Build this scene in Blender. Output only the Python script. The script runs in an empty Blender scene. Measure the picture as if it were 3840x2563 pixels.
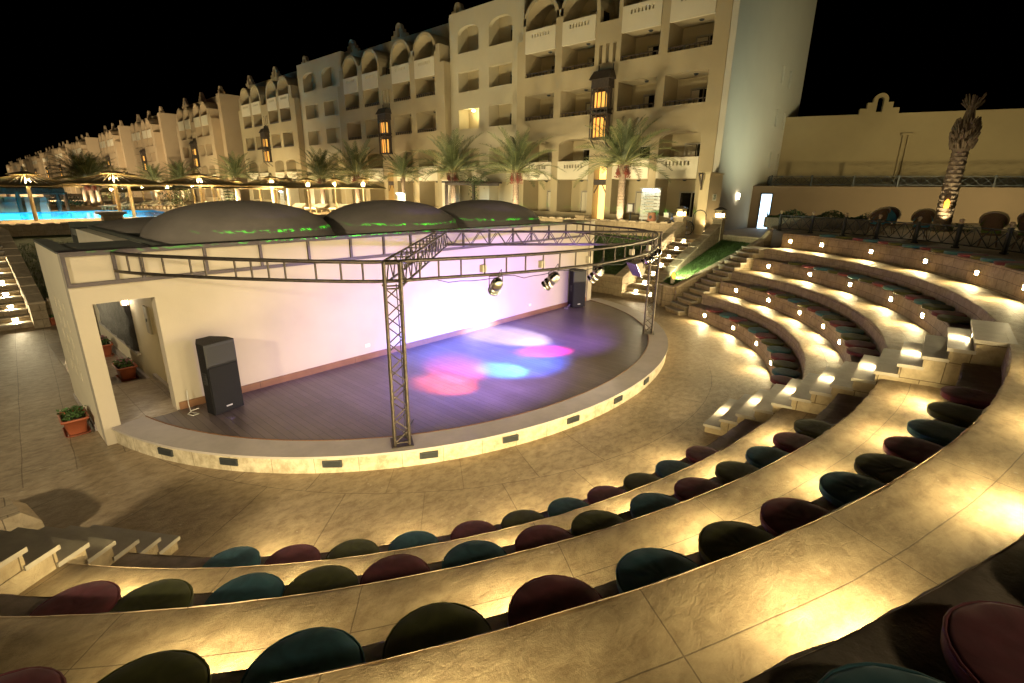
import bpy, bmesh, math, random
from math import sin, cos, pi, radians as rad
from mathutils import Vector, Matrix
random.seed(11)
S = bpy.context.scene
COL = S.collection
# ------------------------------------------------------------------ survey of the place (metres); camera station and view axes
CAM = Vector((-8.058662, -9.803011, 3.864))
FW = Vector((0.71722069, 0.63369049, -0.28988074)); RT = Vector((0.66480343, -0.74692109, 0.01205319)); UP = Vector((0.20888005, 0.20135851, 0.95698687))
FPX = 1842.7513
def ray(q): return FW*FPX + RT*(q[0]-1920) - UP*(q[1]-1281.5)
def onz(q, z): d = ray(q); return CAM + d*((z-CAM.z)/d.z)
def onx(q, x): d = ray(q); return CAM + d*((x-CAM.x)/d.x)
def ony(q, y): d = ray(q); return CAM + d*((y-CAM.y)/d.y)
def zm(x0, y0, s): return lambda x, y: (x0+x/s, y0+y/s)
# ------------------------------------------------------------------ mesh builder
class MB:
    def __init__(s): s.v = []; s.f = []; s.uv = []; s.sm = []
    def face(s, pts, uv=None, smooth=False):
        n = len(s.v); s.v += [tuple(p) for p in pts]; s.f.append(tuple(range(n, n+len(pts)))); s.uv.append(uv); s.sm.append(smooth)
    def grid(s, rows, smooth=True, closed=False, uv=None):
        n = len(s.v); m = len(rows[0])
        for r in rows: s.v += [tuple(p) for p in r]
        for i in range(len(rows)-1):
            for j in range(m if closed else m-1):
                k = (j+1) % m
                s.f.append((n+i*m+j, n+i*m+k, n+(i+1)*m+k, n+(i+1)*m+j)); s.sm.append(smooth)
                s.uv.append([uv[i][j], uv[i][j+1], uv[i+1][j+1], uv[i+1][j]] if uv else None)
    def hexa(s, b, t):
        n = len(s.v); s.v += [tuple(p) for p in b]+[tuple(p) for p in t]
        for q in ((3,2,1,0),(4,5,6,7),(0,1,5,4),(1,2,6,5),(2,3,7,6),(3,0,4,7)): s.f.append(tuple(n+i for i in q)); s.uv.append(None); s.sm.append(False)
    def box(s, x0, x1, y0, y1, z0, z1): s.hexa([(x0,y0,z0),(x1,y0,z0),(x1,y1,z0),(x0,y1,z0)], [(x0,y0,z1),(x1,y0,z1),(x1,y1,z1),(x0,y1,z1)])
    def obox(s, c, ux, uy, uz):
        c = Vector(c); ux = Vector(ux); uy = Vector(uy); uz = Vector(uz)
        b = [c-ux-uy-uz, c+ux-uy-uz, c+ux+uy-uz, c-ux+uy-uz]; s.hexa(b, [p+2*uz for p in b])
    def bar(s, a, b, w, h, up=(0,0,1)):
        a = Vector(a); b = Vector(b); d = (b-a); L = d.length
        if L < 1e-6: return
        d.normalize(); u = Vector(up)
        if abs(d.dot(u)) > .98: u = Vector((1,0,0))
        x = d.cross(u).normalized(); y = x.cross(d).normalized()
        s.obox((a+b)/2, d*L/2, x*w/2, y*h/2)
    def prism(s, poly, z0, z1, top=None):
        top = top or [z1]*len(poly); n = len(poly)
        s.face([(p[0],p[1],t) for p, t in zip(poly, top)]); s.face([(p[0],p[1],z0) for p in reversed(poly)])
        for i in range(n):
            a, b = poly[i], poly[(i+1) % n]; s.face([(a[0],a[1],z0),(b[0],b[1],z0),(b[0],b[1],top[(i+1) % n]),(a[0],a[1],top[i])])
    def extr(s, poly, off):
        off = Vector(off); P = [Vector(p) for p in poly]; n = len(P)
        s.face(P); s.face([p+off for p in reversed(P)])
        for i in range(n): a, b = P[i], P[(i+1) % n]; s.face([a, a+off, b+off, b])
    def tube(s, pts, r, n=8, caps=True, smooth=True):
        pts = [Vector(p) for p in pts]; rows = []; pr = None
        rr = r if isinstance(r, (list, tuple)) else [r]*len(pts)
        for i, p in enumerate(pts):
            d = (pts[min(i+1, len(pts)-1)]-pts[max(i-1, 0)]).normalized()
            if pr is None: u = Vector((0,0,1)) if abs(d.z) < .9 else Vector((1,0,0)); x = d.cross(u).normalized()
            else: x = (pr - d*pr.dot(d)).normalized()
            pr = x; y = d.cross(x)
            rows.append([p+(x*cos(2*pi*k/n)+y*sin(2*pi*k/n))*rr[i] for k in range(n)])
        s.grid(rows, smooth, True)
        if caps: s.face(list(reversed(rows[0]))); s.face(rows[-1])
    def lathe(s, prof, n=20, c=(0,0,0), smooth=True, ax=None):
        c = Vector(c); M = Matrix.Identity(3)
        if ax: M = Vector(ax).normalized().to_track_quat('Z', 'Y').to_matrix()
        s.grid([[c+M@Vector((r*cos(2*pi*k/n), r*sin(2*pi*k/n), z)) for k in range(n)] for r, z in prof], smooth, True)
        if prof[0][0] > .001: s.face([c+M@Vector((prof[0][0]*cos(-2*pi*k/n), prof[0][0]*sin(-2*pi*k/n), prof[0][1])) for k in range(n)])
        if prof[-1][0] > .001: s.face([c+M@Vector((prof[-1][0]*cos(2*pi*k/n), prof[-1][0]*sin(2*pi*k/n), prof[-1][1])) for k in range(n)])
    def build(s, name, mat, parent=None, world=True):
        me = bpy.data.meshes.new(name); o = Vector((0,0,0))
        if parent is not None and world:
            o = Vector(parent.location)
            if parent.parent: o += Vector(parent.parent.location)
        me.from_pydata([(v[0]-o.x, v[1]-o.y, v[2]-o.z) for v in s.v], [], s.f)
        me.polygons.foreach_set('use_smooth', s.sm)
        ul = me.uv_layers.new(name='UVMap')
        dat = [0.0]*(2*len(me.loops)); V = s.v
        for p, uv in zip(me.polygons, s.uv):
            if uv is None:
                n = p.normal
                if abs(n.z) > .75: uv = [(V[i][0], V[i][1]) for i in p.vertices]
                else:
                    l = math.hypot(n.x, n.y) or 1; tx, ty = -n.y/l, n.x/l
                    uv = [(V[i][0]*tx+V[i][1]*ty, V[i][2]) for i in p.vertices]
            for k, li in enumerate(p.loop_indices): dat[2*li] = uv[k][0]; dat[2*li+1] = uv[k][1]
        ul.data.foreach_set('uv', dat)
        me.materials.append(mat); me.validate()
        ob = bpy.data.objects.new(name, me); COL.objects.link(ob)
        if parent is not None: ob.parent = parent
        return ob
def tag(o, label=None, cat=None, group=None, kind=None):
    if label: o['label'] = label
    if cat: o['category'] = cat
    if group: o['group'] = group
    if kind: o['kind'] = kind
    return o
def thing(name, label, cat, loc=(0,0,0), group=None):
    o = bpy.data.objects.new(name, None); COL.objects.link(o); o.location = loc; o.empty_display_size = .1
    return tag(o, label, cat, group)
def copy_tree(o, loc=None, rz=None, label=None, sc=None, parent=None):
    c = o.copy(); COL.objects.link(c)
    if parent is not None: c.parent = parent
    if loc is not None: c.location = loc
    if rz is not None: c.rotation_euler = (0, 0, rz)
    if sc is not None: c.scale = (sc,)*3 if not isinstance(sc, tuple) else sc
    if label: c['label'] = label
    for ch in list(o.children): copy_tree(ch, parent=c)
    return c
# ------------------------------------------------------------------ materials
def N(nt, typ, **kw):
    n = nt.nodes.new(typ)
    for k, v in kw.items():
        if k[0] == 'i' and k[1:].isdigit(): n.inputs[int(k[1:])].default_value = v
        elif k in n.inputs.keys(): n.inputs[k].default_value = v
        else: setattr(n, k, v)
    return n
def newmat(name):
    m = bpy.data.materials.new(name); m.use_nodes = True; nt = m.node_tree; b = nt.nodes['Principled BSDF']; return m, nt, b, nt.links.new
def ramp(nt, fac, stops):
    r = nt.nodes.new('ShaderNodeValToRGB'); e = r.color_ramp.elements
    e[0].position, e[0].color = stops[0][0], (*stops[0][1], 1); e[1].position, e[1].color = stops[-1][0], (*stops[-1][1], 1)
    for p, c in stops[1:-1]: q = e.new(p); q.color = (*c, 1)
    nt.links.new(fac, r.inputs[0]); return r.outputs[0]
def coords(nt, kind='pos'):
    if kind == 'uv': return nt.nodes.new('ShaderNodeTexCoord').outputs['UV']
    if kind == 'obj': return nt.nodes.new('ShaderNodeTexCoord').outputs['Object']
    return nt.nodes.new('ShaderNodeNewGeometry').outputs['Position']
def mix(nt, f, a, b, typ='MIX'):
    m = nt.nodes.new('ShaderNodeMix'); m.data_type = 'RGBA'; m.blend_type = typ
    for s, v in ((m.inputs[0], f), (m.inputs[6], a), (m.inputs[7], b)):
        if hasattr(v, 'is_linked') or hasattr(v, 'links'): nt.links.new(v, s)
        else: s.default_value = v if not isinstance(v, tuple) else (*v, 1)
    return m.outputs[2]
def plain(name, c, rough=.6, metal=0., var=.12, vs=3., bump=0., bs=40., kind='pos', spec=.5, streak=None):
    m, nt, b, L = newmat(name); P = coords(nt, kind)
    if streak:
        mp = N(nt, 'ShaderNodeMapping'); mp.inputs['Scale'].default_value = streak; L(P, mp.inputs[0]); P2 = mp.outputs[0]
    else: P2 = P
    n = N(nt, 'ShaderNodeTexNoise', Scale=vs, Detail=6., Roughness=.62); L(P2, n.inputs['Vector'])
    lo = tuple(x*(1-var) for x in c); hi = tuple(min(1, x*(1+var)) for x in c)
    L(ramp(nt, n.outputs[0], [(.3, lo), (.7, hi)]), b.inputs['Base Color'])
    b.inputs['Roughness'].default_value = rough; b.inputs['Metallic'].default_value = metal; b.inputs['Specular IOR Level'].default_value = spec
    if bump:
        n2 = N(nt, 'ShaderNodeTexNoise', Scale=bs, Detail=8., Roughness=.65); L(P, n2.inputs['Vector'])
        bp = N(nt, 'ShaderNodeBump', Strength=bump, Distance=.02); L(n2.outputs[0], bp.inputs['Height']); L(bp.outputs[0], b.inputs['Normal'])
    return m
def emit(name, c, st):
    m, nt, b, L = newmat(name); b.inputs['Base Color'].default_value = (*c, 1); b.inputs['Emission Color'].default_value = (*c, 1); b.inputs['Emission Strength'].default_value = st; return m
def slate_height(nt, P, L, sc=1.):
    mp = N(nt, 'ShaderNodeMapping'); mp.inputs['Scale'].default_value = (3.4*sc, 5.6*sc, 4*sc); mp.inputs['Rotation'].default_value = (0, 0, .5); L(P, mp.inputs[0])
    n = N(nt, 'ShaderNodeTexNoise', Scale=1.6, Detail=11., Roughness=.72, Distortion=.25); L(mp.outputs[0], n.inputs['Vector'])
    r = N(nt, 'ShaderNodeTexVoronoi', feature='DISTANCE_TO_EDGE', Scale=.9, Randomness=1.)
    nn = N(nt, 'ShaderNodeTexNoise', Scale=3., Detail=4.); L(mp.outputs[0], nn.inputs['Vector'])
    w = mix(nt, .35, mp.outputs[0], nn.outputs['Color']); L(w, r.inputs['Vector'])
    mr = N(nt, 'ShaderNodeMapRange'); mr.inputs[2].default_value = .035; L(r.outputs['Distance'], mr.inputs[0])
    a = N(nt, 'ShaderNodeMath', operation='MULTIPLY_ADD'); a.inputs[1].default_value = .07; L(mr.outputs[0], a.inputs[0]); L(n.outputs[0], a.inputs[2])
    return a.outputs[0], n.outputs[0]
def paved(name, c1, c2, tile, rot=0., kind='pos', off=0., joint=(.21,.155,.09), jw=.005, rough=.62, bstr=.45):
    m, nt, b, L = newmat(name); P0 = coords(nt, kind)
    mp = N(nt, 'ShaderNodeMapping'); mp.inputs['Rotation'].default_value = (0, 0, rot); L(P0, mp.inputs[0])
    wob = N(nt, 'ShaderNodeTexNoise', Scale=1.3, Detail=3.); L(P0, wob.inputs['Vector'])
    ws = N(nt, 'ShaderNodeVectorMath', operation='SCALE'); ws.inputs['Scale'].default_value = .05; L(wob.outputs['Color'], ws.inputs[0])
    wa = N(nt, 'ShaderNodeVectorMath', operation='ADD'); L(mp.outputs[0], wa.inputs[0]); L(ws.outputs[0], wa.inputs[1])
    br = N(nt, 'ShaderNodeTexBrick', offset=off, squash=1.); br.inputs['Scale'].default_value = 1.; br.inputs['Brick Width'].default_value = tile[0]; br.inputs['Row Height'].default_value = tile[1]
    br.inputs['Mortar Size'].default_value = jw; br.inputs['Mortar Smooth'].default_value = .3; br.inputs['Color1'].default_value = (*c1, 1); br.inputs['Color2'].default_value = (*c2, 1); br.inputs['Mortar'].default_value = (*joint, 1); br.inputs['Bias'].default_value = 0
    L(wa.outputs[0], br.inputs['Vector'])
    Pm = coords(nt, 'pos'); h, n = slate_height(nt, Pm, L)
    big = N(nt, 'ShaderNodeTexNoise', Scale=.7, Detail=5., Roughness=.6); L(Pm, big.inputs['Vector'])
    col = mix(nt, .75, br.outputs['Color'], ramp(nt, n, [(.36, (.46,.41,.35)), (.6, (1.,1.,1.))]), 'MULTIPLY')
    col = mix(nt, .6, col, ramp(nt, big.outputs[0], [(.33, (.62,.6,.56)), (.66, (1.,1.,1.))]), 'MULTIPLY')
    sp = N(nt, 'ShaderNodeTexVoronoi', Scale=9., Randomness=1.); L(Pm, sp.inputs['Vector'])
    spm = N(nt, 'ShaderNodeTexNoise', Scale=1.1, Detail=2.); L(Pm, spm.inputs['Vector'])
    sf = N(nt, 'ShaderNodeMath', operation='LESS_THAN'); sf.inputs[1].default_value = .12; L(sp.outputs['Distance'], sf.inputs[0])
    sg = N(nt, 'ShaderNodeMath', operation='GREATER_THAN'); sg.inputs[1].default_value = .58; L(spm.outputs[0], sg.inputs[0])
    sm = N(nt, 'ShaderNodeMath', operation='MULTIPLY'); L(sf.outputs[0], sm.inputs[0]); L(sg.outputs[0], sm.inputs[1])
    sm2 = N(nt, 'ShaderNodeMath', operation='MULTIPLY'); sm2.inputs[1].default_value = .35; L(sm.outputs[0], sm2.inputs[0])
    col = mix(nt, sm2.outputs[0], col, (.55,.5,.42))
    L(col, b.inputs['Base Color']); b.inputs['Roughness'].default_value = rough
    inv = N(nt, 'ShaderNodeMath', operation='MULTIPLY_ADD'); inv.inputs[1].default_value = -.35; L(br.outputs['Fac'], inv.inputs[0]); L(h, inv.inputs[2])
    bp = N(nt, 'ShaderNodeBump', Strength=bstr, Distance=.03); L(inv.outputs[0], bp.inputs['Height']); L(bp.outputs[0], b.inputs['Normal'])
    return m
def blocks(name, c1, c2, mortar, bw=.38, bh=.2, rough=.85, bstr=.8, jw=.006):
    m, nt, b, L = newmat(name); P = coords(nt, 'uv'); W = coords(nt, 'pos')
    wob = N(nt, 'ShaderNodeTexNoise', Scale=2.5, Detail=4.); L(W, wob.inputs['Vector'])
    ws = N(nt, 'ShaderNodeVectorMath', operation='SCALE'); ws.inputs['Scale'].default_value = .03; L(wob.outputs['Color'], ws.inputs[0])
    wa = N(nt, 'ShaderNodeVectorMath', operation='ADD'); L(P, wa.inputs[0]); L(ws.outputs[0], wa.inputs[1])
    br = N(nt, 'ShaderNodeTexBrick', offset=.5); br.inputs['Scale'].default_value = 1.; br.inputs['Brick Width'].default_value = bw; br.inputs['Row Height'].default_value = bh
    br.inputs['Mortar Size'].default_value = jw; br.inputs['Mortar Smooth'].default_value = .4; br.inputs['Color1'].default_value = (*c1, 1); br.inputs['Color2'].default_value = (*c2, 1); br.inputs['Mortar'].default_value = (*mortar, 1)
    L(wa.outputs[0], br.inputs['Vector'])
    n = N(nt, 'ShaderNodeTexNoise', Scale=7., Detail=9., Roughness=.66, Distortion=.6); L(W, n.inputs['Vector'])
    L(mix(nt, .8, br.outputs['Color'], ramp(nt, n.outputs[0], [(.28, (.5,.46,.42)), (.65, (1.,1.,1.))]), 'MULTIPLY'), b.inputs['Base Color']); b.inputs['Roughness'].default_value = rough
    a = N(nt, 'ShaderNodeMath', operation='MULTIPLY_ADD'); a.inputs[1].default_value = -.5; L(br.outputs['Fac'], a.inputs[0]); L(n.outputs[0], a.inputs[2])
    bp = N(nt, 'ShaderNodeBump', Strength=bstr, Distance=.03); L(a.outputs[0], bp.inputs['Height']); L(bp.outputs[0], b.inputs['Normal'])
    return m
def planks(name, c1, c2, gap, rot, w, l, rough, bstr=.3):
    m, nt, b, L = newmat(name); P = coords(nt, 'pos')
    mp = N(nt, 'ShaderNodeMapping'); mp.inputs['Rotation'].default_value = (0, 0, rot); L(P, mp.inputs[0])
    br = N(nt, 'ShaderNodeTexBrick', offset=.37); br.inputs['Scale'].default_value = 1.; br.inputs['Brick Width'].default_value = l; br.inputs['Row Height'].default_value = w
    br.inputs['Mortar Size'].default_value = .004; br.inputs['Color1'].default_value = (*c1, 1); br.inputs['Color2'].default_value = (*c2, 1); br.inputs['Mortar'].default_value = (*gap, 1); L(mp.outputs[0], br.inputs['Vector'])
    m2 = N(nt, 'ShaderNodeMapping'); m2.inputs['Scale'].default_value = (1.2, 30, 1); L(mp.outputs[0], m2.inputs[0])
    n = N(nt, 'ShaderNodeTexNoise', Scale=1.5, Detail=8., Roughness=.7); L(m2.outputs[0], n.inputs['Vector'])
    big = N(nt, 'ShaderNodeTexNoise', Scale=1.1, Detail=6., Roughness=.65); L(P, big.inputs['Vector'])
    c = mix(nt, .7, br.outputs['Color'], ramp(nt, n.outputs[0], [(.3, (.5,.48,.46)), (.7, (1.,1.,1.))]), 'MULTIPLY')
    c = mix(nt, .55, c, ramp(nt, big.outputs[0], [(.35, (.5,.5,.5)), (.65, (1.,1.,1.))]), 'MULTIPLY'); L(c, b.inputs['Base Color'])
    rr = N(nt, 'ShaderNodeMapRange'); rr.inputs[3].default_value = rough-.12; rr.inputs[4].default_value = rough+.15; L(n.outputs[0], rr.inputs[0]); L(rr.outputs[0], b.inputs['Roughness'])
    a = N(nt, 'ShaderNodeMath', operation='MULTIPLY_ADD'); a.inputs[1].default_value = -.6; L(br.outputs['Fac'], a.inputs[0]); L(n.outputs[0], a.inputs[2])
    bp = N(nt, 'ShaderNodeBump', Strength=bstr, Distance=.01); L(a.outputs[0], bp.inputs['Height']); L(bp.outputs[0], b.inputs['Normal'])
    return m
M = {}
M['plaza'] = paved('stamped_concrete', (.44,.34,.215), (.40,.305,.19), (1.15,1.15), rad(-20), jw=.006)
M['walk'] = paved('walkway_concrete', (.46,.355,.215), (.41,.315,.19), (1.35,.46), 0, 'uv', off=0., jw=.004)
M['tile'] = paved('floor_tile', (.46,.38,.28), (.42,.34,.25), (.5,.5), 0, jw=.005, joint=(.2,.16,.11), rough=.35, bstr=.15)
M['block'] = blocks('split_block', (.46,.36,.25), (.40,.31,.21), (.20,.135,.095))
M['block2'] = blocks('yellow_block', (.40,.32,.20), (.35,.27,.165), (.16,.12,.07), .5, .25)
M['ledge'] = plain('seat_ledge_render', (.27,.21,.15), .85, var=.3, vs=6, bump=.4, bs=25)
M['slab'] = plain('step_slab', (.34,.30,.235), .55, var=.15, vs=5, bump=.08, bs=60)
M['stepwall'] = blocks('step_side_stone', (.42,.34,.21), (.37,.29,.17), (.14,.10,.05), .45, .3)
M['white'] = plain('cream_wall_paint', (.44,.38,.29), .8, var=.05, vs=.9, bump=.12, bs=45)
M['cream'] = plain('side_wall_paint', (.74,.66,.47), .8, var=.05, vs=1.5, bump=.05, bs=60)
M['kerb'] = paved('kerb_stone', (.70,.62,.44), (.64,.56,.39), (.6,.5), 0, 'uv', jw=.004, rough=.55, bstr=.1)
M['kerbtop'] = plain('kerb_top', (.42,.37,.33), .5, var=.12, vs=2.5, bump=.08)
M['deck'] = planks('stage_planks', (.165,.13,.115), (.125,.098,.086), (.04,.03,.025), rad(90), .115, 3.1, .36)
M['skirt'] = planks('wood_skirting', (.30,.15,.07), (.24,.11,.05), (.08,.04,.02), 0, .5, 2., .5)
M['steel'] = plain('dark_truss_steel', (.085,.07,.055), .42, .75, var=.3, vs=14)
M['frame'] = plain('fascia_frame', (.06,.045,.05), .5, .2, var=.2)
M['roofgrey'] = plain('dome_render', (.25,.215,.17), .9, var=.14, vs=1.2, bump=.25, bs=30)
M['roofgreen'] = plain('roof_felt', (.10,.105,.08), .9, var=.2, vs=2., bump=.2)
M['hotel'] = plain('hotel_render', (.42,.345,.21), .9, var=.06, vs=.5, bump=.12, bs=18)
M['hotelin'] = plain('balcony_render', (.50,.42,.255), .9, var=.06, vs=.6, bump=.1, bs=18)
M['parapet'] = plain('parapet_render', (.66,.60,.45), .88, var=.05, vs=.7, bump=.1, bs=18)
M['gable'] = plain('gable_render', (.56,.53,.43), .9, var=.04, vs=.4, bump=.12, bs=16)
M['conn'] = plain('pale_hotel_render', (.52,.46,.31), .9, var=.05, vs=.5, bump=.12, bs=18)
M['farhotel'] = plain('far_hotel_render', (.46,.35,.22), .9, var=.05, vs=.4)
M['brown'] = plain('brown_wall_render', (.23,.165,.10), .9, var=.06, vs=.6, bump=.1)
M['beige'] = plain('restaurant_render', (.36,.285,.155), .9, var=.09, vs=.35, bump=.1)
M['darkwood'] = plain('dark_turned_wood', (.06,.045,.035), .6, var=.3, vs=8)
M['iron'] = plain('painted_iron', (.055,.06,.06), .5, .3, var=.2)
M['brass'] = plain('pale_stone_ball', (.42,.31,.2), .6, var=.1)
M['winframe'] = plain('window_frame', (.38,.34,.26), .5, var=.05)
M['black'] = plain('speaker_vinyl', (.010,.0095,.011), .6, var=.25, vs=60, bump=.3, bs=300, kind='obj', spec=.15)
M['grille'] = plain('speaker_grille', (.016,.0155,.018), .75, 0., var=.4, vs=220, bump=.5, bs=420, kind='obj', spec=.12)
M['hornm'] = plain('horn_plastic', (.014,.014,.016), .6, var=.1)
M['badge'] = plain('silver_badge', (.6,.6,.6), .3, .6)
M['terra'] = plain('terracotta_plastic', (.36,.10,.045), .45, var=.12, kind='obj')
M['soil'] = plain('soil', (.03,.022,.015), .95, var=.4, vs=20)
M['leaf'] = plain('planter_leaves', (.065,.13,.03), .5, var=.45, vs=9)
M['petal'] = plain('pink_petals', (.5,.16,.22), .6, var=.3, vs=9)
M['chrome'] = plain('polished_can', (.55,.52,.47), .16, 1., var=.1)
M['box'] = plain('flood_housing', (.42,.37,.28), .5, .1, var=.08)
M['cable'] = plain('cable', (.55,.53,.48), .5)
M['grassm'] = plain('lawn_turf', (.05,.085,.018), .9, var=.35, vs=5., bump=.6, bs=60)
M['wood'] = plain('umbrella_pole_wood', (.45,.36,.2), .6, var=.15, vs=6, kind='obj')
M['reed'] = plain('canopy_reed', (.26,.20,.085), .8, var=.3, vs=14, kind='obj')
M['thatch'] = plain('dark_thatch', (.13,.10,.065), .95, var=.45, vs=9, bump=.8, bs=50, streak=(1,1,.15))
M['canvas'] = plain('lounger_canvas', (.62,.58,.48), .8, var=.06)
M['trunk'] = plain('palm_trunk', (.21,.155,.10), .9, var=.35, vs=16, bump=.6, bs=50, kind='obj')
M['frond'] = plain('palm_fronds', (.10,.125,.045), .5, var=.3, vs=3, kind='obj')
M['rachis'] = plain('frond_stalks', (.26,.25,.09), .6, var=.2, kind='obj')
M['dates'] = plain('date_clusters', (.20,.05,.03), .6, var=.4, vs=25, kind='obj')
M['dead'] = plain('dry_frond_stubs', (.17,.12,.07), .9, var=.35, vs=20, kind='obj')
M['wicker'] = plain('wicker', (.15,.085,.04), .65, var=.35, vs=40, bump=.6, bs=120, kind='obj')
M['bluecush'] = plain('blue_cushion', (.08,.30,.42), .85, var=.1)
M['greencush'] = plain('green_cushion', (.13,.19,.03), .85, var=.1)
M['pebble'] = plain('pebbledash', (.27,.235,.17), .9, var=.6, vs=70, bump=.9, bs=90)
M['shrub'] = plain('shrub_leaves', (.04,.075,.02), .5, var=.4, vs=6)
M['poolcoping'] = plain('pool_deck_paving', (.36,.275,.175), .7, var=.12, vs=2.)
M['pooltile'] = plain('pool_tile', (.03,.40,.60), .3, var=.12, vs=1.2)
M['signw'] = plain('sign_slat', (.42,.43,.40), .5, var=.03)
M['ink'] = plain('sign_lettering', (.06,.12,.10), .7, var=.02)
M['plate'] = plain('number_plate', (.66,.68,.56), .6, var=.02)
M['greenink'] = plain('green_number', (.01,.10,.045), .6)
M['bin'] = plain('terracotta_pot', (.22,.09,.05), .8, var=.2)
M['bike'] = plain('bicycle_paint', (.10,.14,.30), .35, .3)
M['rubber'] = plain('rubber', (.02,.02,.02), .7)
M['relief'] = plain('carved_stone_panel', (.035,.03,.024), .6, var=.5, vs=7, bump=1., bs=11, streak=(1,1.6,.5))
M['concr'] = plain('coping_stone', (.43,.345,.23), .85, var=.22, vs=5, bump=.5, bs=18)
M['bluewhite'] = emit('lit_glass_door', (.55,.78,1.), 2.6)
M['lens'] = emit('step_lamp_lens', (1.,.79,.40), 1250.)
M['lens2'] = emit('stair_lamp_lens', (1.,.82,.48), 800.)
M['gold'] = emit('lantern_amber_panel', (1.,.50,.10), .75)
M['entry'] = emit('entrance_glow', (1.,.64,.20), 1.7)  # wall that glows by itself, standing in for light inside the entrance
M['bulb'] = emit('umbrella_bulb', (1.,.72,.34), 700.)
M['gatebulb'] = emit('gate_lamp_glass', (1.,.74,.36), 26.)
M['coolbulb'] = emit('cool_tube', (.75,.93,1.), 34.)
M['amber'] = emit('amber_cap', (1.,.42,.05), 2.2)
M['doorlamp'] = emit('door_lamp_glass', (1.,.84,.62), 14.)
M['litroom'] = emit('lit_room_lamp', (1.,.82,.42), 30.)
def glassy(name, c, rough=.04):
    m, nt, b, L = newmat(name); b.inputs['Base Color'].default_value = (*c, 1); b.inputs['Roughness'].default_value = rough; b.inputs['Specular IOR Level'].default_value = .7; return m
M['pane'] = glassy('dark_window_pane', (.018,.016,.012))
def cloth(name, c):
    m, nt, b, L = newmat(name); P = coords(nt, 'obj')
    w = N(nt, 'ShaderNodeTexNoise', Scale=700., Detail=2.); L(P, w.inputs['Vector'])
    n = N(nt, 'ShaderNodeTexNoise', Scale=7., Detail=5., Distortion=1.2); L(P, n.inputs['Vector'])
    L(ramp(nt, n.outputs[0], [(.3, tuple(x*.75 for x in c)), (.7, tuple(x*1.2 for x in c))]), b.inputs['Base Color']); b.inputs['Roughness'].default_value = .85
    b.inputs['Sheen Weight'].default_value = .12; b.inputs['Sheen Roughness'].default_value = .5
    a = N(nt, 'ShaderNodeMath', operation='MULTIPLY_ADD'); a.inputs[1].default_value = .06; L(w.outputs[0], a.inputs[0]); L(n.outputs[0], a.inputs[2])
    bp = N(nt, 'ShaderNodeBump', Strength=.2, Distance=.012); L(a.outputs[0], bp.inputs['Height']); L(bp.outputs[0], b.inputs['Normal']); return m
CUSH = {'R': cloth('maroon_cloth', (.17,.034,.04)), 'O': cloth('olive_cloth', (.075,.078,.010)), 'T': cloth('teal_cloth', (.036,.125,.145))}
# ------------------------------------------------------------------ amphitheatre rings (the curve is not a true circle: surveyed harmonics)
TH = rad(48.538236); CH = (-.01231541, .03001607, .02541013, .01003105); SH = (.00367228, .00902167, .00762242, .02009737)
def RR(r0, th): t = th+TH; return r0*(1+CH[0]*cos(2*t)+CH[1]*sin(2*t)+CH[2]*cos(3*t)+CH[3]*sin(3*t))
def RP(r0, th, z, dr=0.): r = RR(r0, th)+dr; return Vector((r*cos(th), r*sin(th), z))
SC = Vector((-.0486, 1.1797, 0))
def ST(th, dr=0., z=0.):
    t = th+TH; r = 7.0176*(1+SH[0]*cos(2*t)+SH[1]*sin(2*t)+SH[2]*cos(3*t)+SH[3]*sin(3*t))+dr
    return Vector((SC.x+r*cos(th), SC.y+r*sin(th), z))
RISE, SEAT = .71393, .38994
R_S = {1: 8.26, 2: 9.46, 3: 10.76, 4: 11.95}; R_W = {1: 8.76, 2: 9.92, 3: 11.14}
TH0, TH1 = rad(-25.4), rad(-151.2); NSEG = 300
TZ = 3*RISE+.4954
TH_ = [TH0+(TH1-TH0)*i/NSEG for i in range(NSEG+1)]
def jit(a=.008):
    k = 0; out = []
    for i in range(NSEG+1): k = k*.55+random.uniform(-a, a)*.8; out.append(k)
    return out
def ringwall(name, r, z0, z1, mat, parent, je=.009, zz=.0):
    m = MB(); j = jit(je); j2 = jit(.005)
    rows = []; uv = []
    for q, z in enumerate([z0-.05, z0+(z1-z0)*.5, z1-.03, z1]):
        rows.append([RP(r, t, z+(j2[i]*.8 if q == 3 else 0), (-j[i] if q == 2 else (.012 if q == 3 else 0))) for i, t in enumerate(TH_)]); uv.append([(-t*r, z) for t in TH_])
    m.grid(rows, True, False, uv); return m.build(name, mat, parent)
def ringfloor(name, ra, rb, z, mat, parent, va=0., rough=.01):
    m = MB(); j = jit(rough); rows = []; uv = []
    for q, f in enumerate((0, .04, .35, .7, 1.)):
        rows.append([RP(ra, t, z, 0)*(1-f)+RP(rb, t, z, 0)*f+Vector((cos(t), sin(t), 0))*(j[i] if q == 0 else (.03 if q == 4 else 0))-Vector((0,0,.012 if q == 0 else 0)) for i, t in enumerate(TH_)])
        uv.append([(-t*ra, va+f*(rb-ra)) for t in TH_])
    m.grid(rows, True, False, uv); return m.build(name, mat, parent)
ORD = ['first','second','third','fourth','fifth','sixth','seventh','eighth','ninth','tenth','eleventh','twelfth','thirteenth','fourteenth','fifteenth','sixteenth']
ROWN = {1: 'lowest', 2: 'second', 3: 'third', 4: 'top'}
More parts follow.
